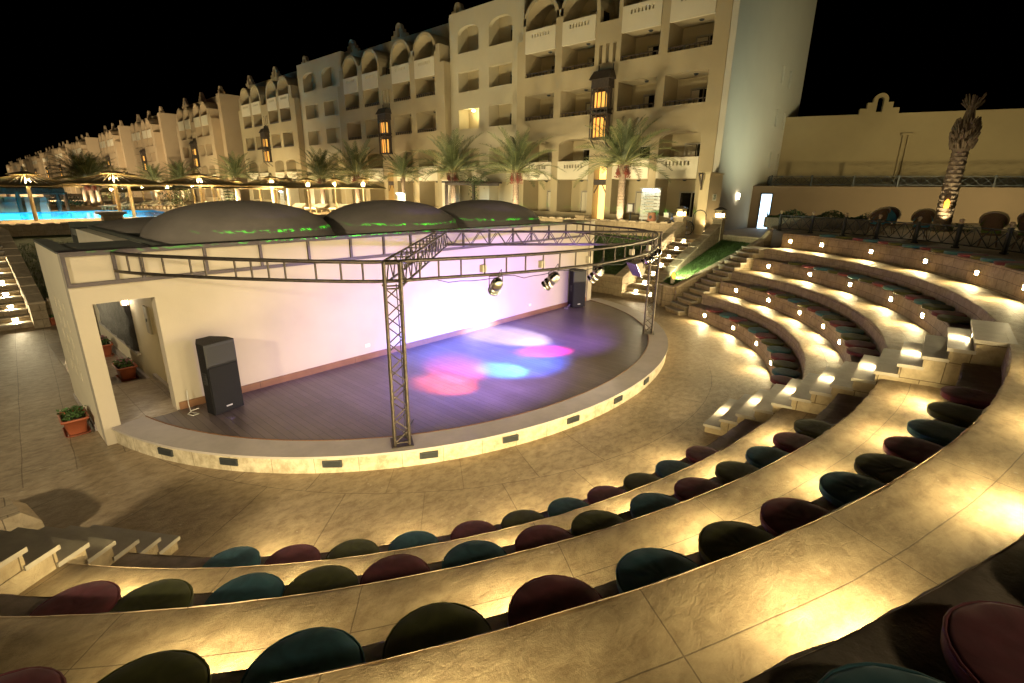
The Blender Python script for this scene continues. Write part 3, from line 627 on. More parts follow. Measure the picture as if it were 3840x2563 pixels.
# ---- spotlights on the truss
SPOTS = []
def parcan(px, aim, label, drop=.15, K=.74):
    P = onz(px, 2.5); i = min(range(len(arc)), key=lambda k: (arc[k]-Vector((P.x,P.y,0))).length); top = arc[i]+up*(ZB-.02)
    c = Vector((top.x, top.y, ZB-drop-.03)); aim = Vector(aim); d = (aim-c).normalized(); s = d.cross(up).normalized()
    t = thing('par_spotlight', label, 'spotlight', tuple(top), 'polished stage spotlights on the truss')
    m = MB(); m.lathe([(r_*K, z_*K) for r_, z_ in [(.012,-.235),(.05,-.225),(.088,-.19),(.112,-.14),(.122,-.08),(.126,-.075),(.126,-.045),(.116,-.04),(.114,.06),(.128,.065),(.128,.085),(.114,.09),(.112,.15),(.128,.155),(.13,.19),(.118,.192),(.11,.1),(.10,.0)]], 24, tuple(c), True, d); m.build('can', M['chrome'], t)
    m = MB(); m.tube([c+s*.145*K, c+s*.145*K+up*drop, c-s*.145*K+up*drop, c-s*.145*K], .009, 6); m.tube([c+up*drop, top+up*.03], .013, 6); m.build('yoke', M['steel'], t)
    m = MB(); m.tube([c-d*.22*K, c-d*.25*K+up*.09, c-d*.14+up*.17+s*.05, top+s*.1], .006, 6, False); m.build('cable', M['rubber'], t)
    SPOTS.append((c+d*.14, aim, d)); return t
parcan((1825,1055), (-1.54,-2.53,SZ), 'polished spotlight nearest the left lattice column, hanging under the truss')
parcan((2012,1038), (-2.2,-3.0,SZ), 'polished spotlight in the middle of the three hanging before the white wall')
parcan((2172,1022), (-.86,-3.70+.45,SZ), 'polished spotlight hanging in front of the farther loudspeaker')
parcan((2418,985), (1.16,-1.66,SZ), 'polished spotlight tilted left beside the right lattice column')
parcan((2455,955), (.84,-3.1,SZ), 'polished spotlight nearest the right lattice column, above its neighbour')
P = onz((2345,995), 2.45); i = min(range(len(arc)), key=lambda k: (arc[k]-Vector((P.x,P.y,0))).length); ft = arc[i]+up*(ZB-.02)
t = thing('floodlight', 'square beige floodlight box tilted under the truss over the lawn side', 'floodlight', tuple(ft))
fc = Vector((ft.x-.02, ft.y+.02, 2.44)); fd = Vector((-.72,.45,-.52)).normalized(); fs = fd.cross(up).normalized(); fu = fs.cross(fd)
m = MB(); a = [fc+fs*x*.19+fu*z*.15+fd*.09 for x, z in ((-1,-1),(1,-1),(1,1),(-1,1))]; b2 = [fc+fs*x*.12+fu*z*.09-fd*.07 for x, z in ((-1,-1),(1,-1),(1,1),(-1,1))]; m.hexa(b2, a); m.build('housing', M['box'], t)
m = MB(); m.obox(fc+fd*.098, fs*.2, fu*.16, fd*.007); m.build('rim', M['chrome'], t)
m = MB(); m.tube([fc+fs*.2, fc+fs*.2+up*.17, fc-fs*.2+up*.17, fc-fs*.2], .01, 6); m.tube([fc+up*.17, ft+up*.02], .012, 6); m.build('bracket', M['steel'], t)
FLOOD = (fc+fd*.12, fd)
m = MB(); pts = []
for k in range(30, 73):
    pts.append(arc[k]+up*(ZB-.03-.05*abs(sin(k*.52))-.03*(k % 7 == 3))+Vector((0,.03,0)))
m.tube(pts, .006, 5, False); m.build('power_lead', M['rubber'], tr)
m = MB(); m.tube([CL+Vector((.07,.02,2.66)), CL+Vector((.09,.03,2.2)), CL+Vector((.075,.0,1.5)), CL+Vector((.095,.02,.9)), CL+Vector((.08,.03,.32)), CL+Vector((.2,.2,.287)), CL+Vector((.6,.5,.285))], .007, 5, False); m.build('power_lead', M['rubber'], tr)
# ------------------------------------------------------------------ terrain round the hollow
GZ = 2.0
def vat(px, r):
    d = ray(px); a = d.x*d.x+d.y*d.y; q = 2*(CAM.x*d.x+CAM.y*d.y); c = CAM.x**2+CAM.y**2-r*r; t = (-q+math.sqrt(q*q-4*a*c))/(2*a); return CAM+d*t
def zat(px, x, y): d = ray(px); return CAM.z+math.hypot(x-CAM.x, y-CAM.y)/math.hypot(d.x, d.y)*d.z
def atd(px, depth): return CAM+ray(px)*(depth/FPX)
pool = [(-40,31),(3.2,31.5),(5.2,33.4),(5.6,36),(4.2,39.5),(4.4,43.5),(1,44.8),(-4,43.2),(-10,42.2),(-40,40)]
m = MB()
for q in ([(15,-.38),(15,25),(90,25),(90,-.38)], [(13.94,-1.66),(13.94,-.38),(90,-.38),(90,-1.66)], [(15,-1.66),(12.2,-4.35),(40,-12),(90,-12),(90,-1.66)], [(-90,25),(-90,31),(-40,31),(3.2,31.5),(90,31.5),(90,25)], [(3.2,31.5),(5.2,33.4),(5.6,36),(4.2,39.5),(4.4,43.5),(90,43.5),(90,31.5)], [(4.4,43.5),(1,44.8),(-4,43.2),(-10,42.2),(-40,40),(-90,40),(-90,900),(90,900),(90,43.5)], [(-90,31),(-90,40),(-40,40),(-40,31)]): m.face([(x, y, GZ) for x, y in q])
tag(m.build('forecourt', M['poolcoping']), kind='structure')
m = MB(); m.face([(-400,-60,1.2),(-15,-60,1.2),(-15,12,1.2),(-400,12,1.2)]); m.face([(40,-200,1.9),(400,-200,1.9),(400,900,1.9),(91,900,1.9),(91,-12,1.9),(40,-12,1.9)]); m.face([(-400,12.1,1.9),(-90,12.1,1.9),(-90,900,1.9),(-400,900,1.9)]); tag(m.build('desert_ground', plain('sand', (.22,.17,.11), .95)), kind='structure')
m = MB(); m.face([(x, y, GZ-1.3) for x, y in pool])
for i in range(len(pool)): a, b_ = pool[i], pool[(i+1) % len(pool)]; m.face([(a[0],a[1],GZ),(a[0],a[1],GZ-1.3),(b_[0],b_[1],GZ-1.3),(b_[0],b_[1],GZ)])
tag(m.build('pool_basin', M['pooltile']), kind='structure')
wm, nt, bs, L = newmat('pool_water'); nt.nodes.remove(bs); gl = N(nt, 'ShaderNodeBsdfGlossy'); gl.inputs['Roughness'].default_value = .06; tb = N(nt, 'ShaderNodeBsdfTransparent'); tb.inputs[0].default_value = (.55,.93,1,1); ly = N(nt, 'ShaderNodeLayerWeight'); ly.inputs[0].default_value = .1; mx = N(nt, 'ShaderNodeMixShader')
wn = N(nt, 'ShaderNodeTexNoise', Scale=2.2, Detail=4.); L(coords(nt), wn.inputs['Vector']); bp = N(nt, 'ShaderNodeBump', Strength=.12, Distance=.05); L(wn.outputs[0], bp.inputs['Height']); L(bp.outputs[0], gl.inputs['Normal'])
L(ly.outputs['Fresnel'], mx.inputs[0]); L(tb.outputs[0], mx.inputs[1]); L(gl.outputs[0], mx.inputs[2]); L(mx.outputs[0], nt.nodes['Material Output'].inputs[0])
m = MB(); m.face([(x, y, GZ-.07) for x, y in pool]); tag(m.build('pool_water', wm), kind='structure')
# lawns
def lz(x, y): return .70+max(1.2*max(0,(x-9.45)/5.55), .8*max(0,(y-9.75)/15.25))
m = MB()
def lawn(m, P, nu, nv):
    rows = []
    for i in range(nu+1):
        row = []
        for j in range(nv+1):
            u, v = i/nu, j/nv; p = (Vector(P[0])*(1-u)+Vector(P[1])*u)*(1-v)+(Vector(P[3])*(1-u)+Vector(P[2])*u)*v
            row.append(p+Vector((0,0,random.uniform(-.025,.025))))
        rows.append(row)
    m.grid(rows, True)
def lawnf(m, x0, x1, y0, y1, n1, n2):
    m.grid([[Vector((x0+(x1-x0)*i/n1, y0+(y1-y0)*j/n2, lz(x0+(x1-x0)*i/n1, y0+(y1-y0)*j/n2)+random.uniform(-.025,.025))) for j in range(n2+1)] for i in range(n1+1)], True)
lawnf(m, 9.42, 15.05, -.1, 9.7, 24, 36); lawnf(m, -6.7, 15.05, 9.7, 25.05, 40, 40)
rl = [(9.0,-1.98,.72),(15.0,-1.98,1.98),(12.05,-4.4,2.05),(8.75,-2.72,.72)]
lawn(m, rl, 40, 24)
tag(m.build('lawn', M['grassm']), kind='structure')
m = MB()
def blade(p, h):
    a = random.uniform(0, 2*pi); w = Vector((cos(a), sin(a), 0))*.012; t = Vector((random.gauss(0,.35), random.gauss(0,.35), 1)).normalized()*h
    m.face([p-w, p+w, p+t])
for k in range(26000):
    u, v = random.random(), random.random(); P = (Vector(rl[0])*(1-u)+Vector(rl[1])*u)*(1-v)+(Vector(rl[3])*(1-u)+Vector(rl[2])*u)*v; blade(P, random.uniform(.04,.09))
for k in range(16000):
    x, y = random.uniform(9.5,15), random.uniform(-.1,7); blade(Vector((x, y, lz(x,y))), random.uniform(.04,.09))
for k in range(6000):
    x, y = random.uniform(-6.6,-1), random.uniform(9.8,22); blade(Vector((x, y, lz(x,y))), random.uniform(.05,.1))
bo = m.build('grass', plain('grass_blades', (.06,.115,.02), .7, var=.4, vs=4)); tag(bo, kind='stuff')
# ------------------------------------------------------------------ garden walls
def wallthing(name, label, segs, mat='block2', cap=None, group='rough stone garden walls', cat='wall'):
    a0 = segs[0]; t = thing(name, label, cat, (a0[0][0], a0[0][1], 0), group); m = MB(); cp = MB()
    for (a, b_, th, z0, za, zb) in segs:
        A, B = Vector((*a, 0)), Vector((*b_, 0)); d = (B-A).normalized(); n = Vector((-d.y, d.x, 0))*th/2; q = [A-n, B-n, B+n, A+n]
        m.hexa([(p.x,p.y,z0) for p in q], [(q[0].x,q[0].y,za),(q[1].x,q[1].y,zb),(q[2].x,q[2].y,zb),(q[3].x,q[3].y,za)])
        n2 = n*1.12; L = (B-A).length; k = max(1, int(L/.55))
        for i in range(k):
            f0, f1 = i/k+.004, (i+1)/k-.004; c0, c1 = A.lerp(B, f0), A.lerp(B, f1); z0_, z1_ = za+(zb-za)*f0, za+(zb-za)*f1; h = .055+random.uniform(-.012,.012)
            cp.hexa([(c0-n2).to_tuple()[:2]+(z0_-.004,), (c1-n2).to_tuple()[:2]+(z1_-.004,), (c1+n2).to_tuple()[:2]+(z1_-.004,), (c0+n2).to_tuple()[:2]+(z0_-.004,)], [(c0-n2*.9).to_tuple()[:2]+(z0_+h,), (c1-n2*.9).to_tuple()[:2]+(z1_+h*.9,), (c1+n2*.9).to_tuple()[:2]+(z1_+h,), (c0+n2*.9).to_tuple()[:2]+(z0_+h,)])
    m.build('wall', M[mat], t); cp.build('coping', M['concr'], t); return t
wallthing('garden_wall', 'low stone wall bordering the lawn right of the white stage building', [((9.3,.02),(9.3,9.62),.26,-.05,.70,.70)])
wallthing('garden_wall', 'low stone wall below the dark lawn behind the left stairs', [((9.43,9.6),(-6.62,9.6),.26,-.05,.70,.70)])
wallthing('stair_wall', 'sloping stone parapet on the left side of the lit garden stairs', [((9.08,-.2),(14.35,-.2),.36,-.05,.72,2.62)])
wallthing('stair_wall', 'sloping stone parapet between the lit garden stairs and the bright lawn', [((9.0,-1.84),(14.35,-1.84),.36,-.05,.76,2.62)])
wallthing('garden_wall', 'short curved stone wall at the low corner of the bright lawn', [((9.0,-1.95),(8.62,-2.35),.26,-.05,.74,.74),((8.62,-2.35),(8.6,-2.72),.26,-.051,.74,.72)])
wallthing('stair_wall', 'sloping stone edge between the bright lawn and the corner seating stairs', [((8.6,-2.72),(11.95,-4.43),.2,-.05,.72,2.3),((11.95,-4.43),(12.2,-4.62),.2,-.05,2.3,2.68)])
wallthing('garden_wall', 'retaining wall along the top of the bright lawn, under the gate lamps', [((14.95,-2.0),(12.3,-4.5),.26,1.0,2.14,2.3)])
rw = wallthing('retaining_wall', 'long stone retaining wall with square piers in front of the hotel', [((15,.0),(15,25.1),.3,1.0,2.56,2.4)])
m = MB()
for y in (5.6, 12.2, 18.8, 24.9): m.box(14.78,15.22,y-.26,y+.26,1.5,2.66); m.box(14.73,15.27,y-.31,y+.31,2.66,2.74)
m.build('pier', M['block2'], rw)
wallthing('retaining_wall', 'stone retaining wall under the turquoise pool at the left', [((14.85,25.1),(-12,25.1),.3,.9,2.05,2.05)])
P = onz((420,822), 2.2); u = thing('stone_urn_base', 'dark square stone pier with a flared cap on the pool wall', 'pier', (P.x, 25.1, 2.2)); m = MB(); P = ony((420,822), 25.1)
m.box(P.x-.42,P.x+.42,24.8,25.4,2.05,2.4); m.build('shaft', M['block2'], u); m = MB(); m.hexa([(P.x-.42,24.78,2.4),(P.x+.42,24.78,2.4),(P.x+.42,25.42,2.4),(P.x-.42,25.42,2.4)], [(P.x-.62,24.6,2.52),(P.x+.62,24.6,2.52),(P.x+.62,25.6,2.52),(P.x-.62,25.6,2.52)]); m.box(P.x-.62,P.x+.62,24.6,25.6,2.521,2.62); m.build('cap', M['concr'], u)
flight('staircase', 'lit garden stairs climbing to the hotel between two sloping stone parapets', (9.2,-.38,0), (.34,0,0), (0,-1.28,0), 14, .1429, .36, lampk=[(k, f, 'lit lamp in riser %d of the garden stairs to the hotel, %s side' % (k, 'left' if f < .5 else 'right')) for k in (2,4,6,8,10,12,14) for f in (.3,.82)], group=None, matbase='block2')
flight('staircase', 'lit garden stairs at the left edge climbing to the pool deck', (-6.98,9.6,0), (0,.30,0), (-1.55,0,0), 14, .1429, .32, lampk=[(k, .2, 'lit lamp in riser %d of the stairs at the left edge' % k) for k in (2,4,6,8,10,12)], group=None, matbase='block2')
wallthing('stair_wall', 'sloping stone parapet between the left edge stairs and the dark lawn', [((-6.8,9.3),(-6.8,15.2),.34,-.05,.66,2.35),((-6.8,15.2),(-6.8,25),.34,.5,2.3,2.3)])
# ------------------------------------------------------------------ gate lamps
def gatelamp(x, y, label, zt=2.86):
    t = thing('gate_pillar_lamp', label, 'gate lamp', (x, y, GZ), 'lamps on stone gate pillars')
    m = MB(); m.box(x-.2,x+.2,y-.2,y+.2,GZ-.4,zt); m.build('pillar', M['block2'], t)
    m = MB(); m.box(x-.25,x+.25,y-.25,y+.25,zt,zt+.07); m.build('cap', M['concr'], t)
    m = MB(); m.box(x-.13,x+.13,y-.13,y+.13,zt+.1,zt+.24); m.build('glass', M['gatebulb'], t)
    m = MB()
    for i in (-1,1):
        for j in (-1,1): m.box(x+i*.15-.02,x+i*.15+.02,y+j*.15-.02,y+j*.15+.02,zt+.07,zt+.40)
    m.box(x-.17,x+.17,y-.17,y+.17,zt+.26,zt+.38); m.build('lantern_body', M['wood'], t)
    m = MB(); m.hexa([(x-.23,y-.23,zt+.40),(x+.23,y-.23,zt+.40),(x+.23,y+.23,zt+.40),(x-.23,y+.23,zt+.40)], [(x-.03,y-.03,zt+.52),(x+.03,y-.03,zt+.52),(x+.03,y+.03,zt+.52),(x-.03,y+.03,zt+.52)]); m.build('roof', M['darkwood'], t)
gatelamp(14.55, -.12, 'glowing gate lamp on the left stone pillar, before the bicycle'); gatelamp(14.55, -1.86, 'glowing gate lamp on the right stone pillar, beside the building number')
P = atd((1318,778), 33); gatelamp(P.x, P.y, 'low glowing lamp box between the palms and the second roof dome', 2.3)
b_ = thing('bollard_light', 'white tilted bollard light with an orange top lighting the lawn corner', 'garden light', (9.0,-2.5,.7))
m = MB(); ax = Vector((.10,-.05,1)).normalized(); n = 16; c = Vector((9.0,-2.42,.68)); rows = []
e1 = ax.cross(Vector((0,1,0))).normalized(); e2 = ax.cross(e1)
for k, z in enumerate((0, .2, .4)): rows.append([c+ax*(z+(.13*cos(2*pi*j/n+2.4) if k == 2 else 0))+(e1*cos(2*pi*j/n)+e2*sin(2*pi*j/n))*.075 for j in range(n)])
m.grid(rows, True, True); m.face(list(rows[0])); m.build('tube', M['white'], b_)
m = MB(); m.face([p-ax*.03 for p in rows[2]]); m.build('glass', M['amber'], b_)
# ------------------------------------------------------------------ terrace railing, planter, chairs
def railing(name, label, pts, z0, h, group, nx=3, tube=.014, ball=True):
    t = thing(name, label, 'railing', tuple(pts[0][:2])+(z0,), group); m = MB(); up = Vector((0,0,1))
    for i, p in enumerate(pts):
        p = Vector((p[0], p[1], 0)); k = MB(); d = Vector((pts[min(i+1,len(pts)-1)][0]-pts[max(i-1,0)][0], pts[min(i+1,len(pts)-1)][1]-pts[max(i-1,0)][1], 0)).normalized(); q = Vector((-d.y, d.x, 0))
        k.obox(p+up*(z0+h/2), d*.036, q*.036, up*h/2); k.obox(p+up*(z0+.02), d*.06, q*.06, up*.02); k.obox(p+up*(z0+h-.02), d*.046, q*.046, up*.012); k.build('post', M['iron'], t)
        if ball: f = MB(); f.lathe([(.022,0),(.035,.012),(.02,.03),(.045,.055),(.055,.085),(.045,.115),(.02,.132),(.001,.136)], 12, (p.x,p.y,z0+h)); f.build('finial', M['brass'], t)
    for i in range(len(pts)-1):
        a, b2 = Vector((pts[i][0],pts[i][1],0)), Vector((pts[i+1][0],pts[i+1][1],0)); zl, zh_ = z0+.09, z0+h-.06
        for z in (zl, zh_): m.bar(a+up*z, b2+up*z, tube*1.6, tube*2.2)
        for k in range(nx):
            p, q = a.lerp(b2, k/nx), a.lerp(b2, (k+1)/nx); m.bar(p+up*zl, q+up*zh_, tube, tube*1.4); m.bar(p+up*zh_, q+up*zl, tube*.9, tube*1.35)
            if k: m.bar(p+up*zl, p+up*zh_, tube, tube)
    m.build('crossed_bars', M['iron'], t); return t
railing('terrace_railing', 'dark crossed bar railing with ball finials behind the top cushion row', [(13.4*cos(rad(a)), 13.4*sin(rad(a))) for a in (-21,-26.3,-31.4,-36.4,-41.8,-47.1,-52.9,-58.7,-64.5,-70.3)], TZ, .60, 'crossed bar railings')
pl = thing('pebble_planter', 'long pebbledash planter of leafy plants beside the terrace railing', 'planter', (14.4,-5.2,TZ))
d = Vector((1.55,-3.37,0)).normalized(); q = Vector((-d.y, d.x, 0)); c = Vector((13.95,-3.95,TZ)); m = MB(); L = 3.6
m.obox(c+d*L/2+q*.3+Vector((0,0,.2)), d*L/2, q*.3, Vector((0,0,.2))); m.build('trough', M['pebble'], pl)
m = MB()
for k in range(2600):
    p = c+d*random.uniform(.05,L-.05)+q*random.uniform(.02,.58); z = TZ+.38+random.random()**1.5*.34*(.6+.4*sin(p.y*5)); s = random.uniform(.03,.07); dd = Vector((random.gauss(0,1),random.gauss(0,1),random.uniform(0,1.2))).normalized(); e = dd.cross(Vector((random.gauss(0,1),random.gauss(0,1),random.gauss(0,1)))).normalized(); cc = Vector((p.x,p.y,z)); m.face([cc-dd*s, cc+e*s*.4, cc+dd*s, cc-e*s*.4])
m.build('leaves', M['shrub'], pl)
def wchair(key):
    t = thing('wicker_chair', None, 'chair', (0,0,0), 'wicker armchairs on the terrace'); t.scale = (.8,.8,.82); m = MB(); n = 20; rows = []
    for z, r, f in ((.36,.20,0),(.5,.24,0),(.66,.29,.0),(.9,.34,1)):
        rows.append([(r*cos(a), r*sin(a), z if not f else .66+.44*max(0, cos((a-pi/2)*.75))) for a in [pi/2-2.3+4.6*k/n for k in range(n+1)]])
    m.grid(rows, True); m.build('shell', M['wicker'], t, False)
    m = MB(); m.tube([rows[-1][k] for k in range(n+1)], .034, 7); m.build('rim', M['wood'], t, False)
    m = MB(); m.lathe([(.27,.36),(.285,.41),(.24,.43)], 20); m.build('seat', M['wicker'], t, False)
    for i, j in ((-1,-1),(1,-1),(1,1),(-1,1)): m = MB(); m.tube([(i*.17,j*.17,.37),(i*.22,j*.22,0)], .017, 6); m.build('leg', M['wicker'], t, False)
    m = MB(); m.lathe([(.2,.42),(.25,.44),(.25,.49),(.18,.52),(.001,.525)], 20)
    m.grid([[(r*cos(a), r*sin(a), z*(1-.45*abs(a-pi/2)/1.4)+.1) for a in [pi/2-1.25+2.5*k/10 for k in range(11)]] for z, r in ((.42,.24),(.66,.25),(.88,.27),(.94,.31),(.93,.335))], True); m.build('cushion', M[key], t, False)
    return t
wc = {}
for i, (px, r, rz, key, lab) in enumerate((((3275,905),15.1,2.3,'bluecush','wicker armchair with a blue cushion, seen side on by the planter'),((3320,895),16.2,-1.3,'bluecush','wicker armchair whose blue backrest faces the railing near the planter'),((3440,905),15.0,1.8,'bluecush','wicker armchair with a blue rim just left of the lit palm trunk'),((3690,960),14.7,1.5,'greencush','wicker armchair with a green cushion, right of the lit palm trunk'),((3830,975),14.9,1.1,'greencush','wicker armchair at the right edge of the terrace'))):
    P = vat(px, r)
    if key not in wc: wc[key] = o = wchair(key)
    else: o = copy_tree(wc[key])
    o.location = (P.x, P.y, TZ); o.rotation_euler = (0,0,rz); o['label'] = lab
# ------------------------------------------------------------------ restaurant side: brown wall, upper railing, beige building
bd = Vector((cos(rad(-69.96)), sin(rad(-69.96)), 0)); bn = Vector((-bd.y, bd.x, 0)); B0 = Vector((24.05,.1,0))
m = MB(); m.obox(B0+bd*9+bn*.15+Vector((0,0,3.2)), bd*9, bn*.15, Vector((0,0,1.22)))
t = thing('terrace_wall', 'plain brown rendered wall under the upper railing, right of the hotel gable', 'wall', tuple(B0)); m.build('wall', M['brown'], t)
m = MB(); m.obox(B0+bd*9+bn*2.4+Vector((0,0,4.36)), bd*9, bn*2.1, Vector((0,0,.05))); m.build('upper_floor', M['kerbtop'], t)
railing('upper_railing', 'dark crossed bar railing along the top of the brown wall', [tuple((B0+bd*(1.25+2.05*i)+bn*.12)[:2]) for i in range(8)], 4.42, .60, 'crossed bar railings', 4, ball=False)
railing('upper_railing', 'short crossed bar railing turning back beside the hotel gable', [tuple((B0+bd*1.25+bn*(.12+1.3*i))[:2]) for i in range(4)], 4.42, .60, 'crossed bar railings', 3, ball=False)
P = B0+bd*1.12-bn*.012; gd = thing('glass_door', 'tall narrow glass door glowing cold blue white in the brown wall', 'door', (P.x,P.y,GZ)); m = MB(); m.obox(P+Vector((0,0,2.98)), bd*.27, bn*.012, Vector((0,0,.98))); m.build('pane', M['bluewhite'], gd)
m = MB()
for s in (-1,1): m.obox(P+bd*s*.30-bn*.01+Vector((0,0,2.99)), bd*.03, bn*.025, Vector((0,0,1.0)))
m.obox(P-bn*.01+Vector((0,0,4.0)), bd*.33, bn*.024, Vector((0,0,.03))); m.build('door_frame', M['iron'], gd)
C0 = B0+bn*4.3+bd*.55; rb = thing('restaurant_building', 'long beige windowless building with a stepped roof ornament, at the right', 'building', tuple(C0)); Lb = 26
m = MB(); m.obox(C0+bd*Lb/2+bn*4+Vector((0,0,5.3)), bd*Lb/2, bn*4, Vector((0,0,3.34))); m.build('wall', M['beige'], rb)
m = MB(); m.obox(C0+bd*.2+bn*.15+Vector((0,0,8.85)), bd*.2, bn*.15, Vector((0,0,.32))); m.build('corner_merlon', M['beige'], rb)
def pediment(m, c, u, n, w=1., hole=True):
    up = Vector((0,0,1)); c = Vector(c); u = Vector(u)*w; n = Vector(n)*.16
    def bx(u0,u1,z0,z1): m.hexa([c+u*u0-n+up*z0*w, c+u*u1-n+up*z0*w, c+u*u1+n+up*z0*w, c+u*u0+n+up*z0*w], [c+u*u0-n+up*z1*w, c+u*u1-n+up*z1*w, c+u*u1+n+up*z1*w, c+u*u0+n+up*z1*w])
    for s in (-1, 1): a, b2 = sorted((s*.95, s*.62)); bx(a,b2,0,.3); a, b2 = sorted((s*.62,s*.36)); bx(a,b2,0,.6); a, b2 = sorted((s*.36,s*.15)); bx(a,b2,0,.72)
    bx(-.15,.15,0,.10)
    out = [c+u*(.36*cos(pi*k/12))+up*(.72+.36*sin(pi*k/12))*w-n for k in range(13)]; inn = [c+u*(.15*cos(pi*k/12))+up*(.72+.15*sin(pi*k/12))*w-n for k in range(13)]
    for k in range(12):
        m.face([out[k],out[k+1],inn[k+1],inn[k]]); m.face([inn[k]+n*2,inn[k+1]+n*2,out[k+1]+n*2,out[k]+n*2]); m.face([out[k],out[k]+n*2,out[k+1]+n*2,out[k+1]]); m.face([inn[k+1],inn[k+1]+n*2,inn[k]+n*2,inn[k]])
m = MB(); pediment(m, C0+bd*6.25+bn*.17+Vector((0,0,8.638)), bd, bn, 1.05); m.build('roof_ornament', M['beige'], rb)
m = MB(); P = C0+bd*7.75-bn*.06
for s in (0, .26): m.obox(P+bd*s+Vector((0,0,5.9)), bd*.06, bn*.058, Vector((0,0,1.55)))
m.obox(P+bd*.13-bn*.05+Vector((0,0,7.45)), bd*.3, bn*.05, Vector((0,0,.06))); m.build('downpipe', M['beige'], rb)
m = MB(); P = C0+bn*1.2-bd*.35; m.tube([P+Vector((0,0,4.4)), P+Vector((0,0,7.0)), P+bd*.1+Vector((0,0,7.3)), P+bd*.4+Vector((0,0,7.45))], .16, 10); m.build('white_flue', M['white'], rb)
# ------------------------------------------------------------------ hotel
X0, XB = 18.3, 19.9
def box_arch(m, y0, y1, zs, zt, ztop, x, th, n=10):
    """fill above a low arch inside a rectangular opening (spandrels)"""
    yc, w = (y0+y1)/2, (y1-y0)/2; pts = [(yc+w*cos(pi*k/n), zs+(zt-zs)*sin(pi*k/n)) for k in range(n+1)]
    for k in range(n):
        (a, za), (c, zc) = pts[k], pts[k+1]
        m.face([(x,a,za),(x,c,zc),(x,c,ztop),(x,a,ztop)]); m.face([(x,a,za),(x+th,a,za),(x+th,c,zc),(x,c,zc)])
def fin(m, y0, y1, zs, rise, th, x0, x1, n=14):
    yc, w = (y0+y1)/2, (y1-y0)/2; I = [(yc+w*cos(pi*k/n), zs+rise*sin(pi*k/n)) for k in range(n+1)]; O = [(yc+(w+th)*cos(pi*k/n), zs+(rise+th)*sin(pi*k/n)) for k in range(n+1)]
    for k in range(n):
        a, b2, c, d_ = O[k], O[k+1], I[k+1], I[k]
        m.face([(x0,*a),(x0,*b2),(x0,*c),(x0,*d_)]); m.face([(x0,*a),(x1,*a),(x1,*b2),(x0,*b2)], None, True); m.face([(x0,*c),(x1,*c),(x1,*d_),(x0,*d_)], None, True)
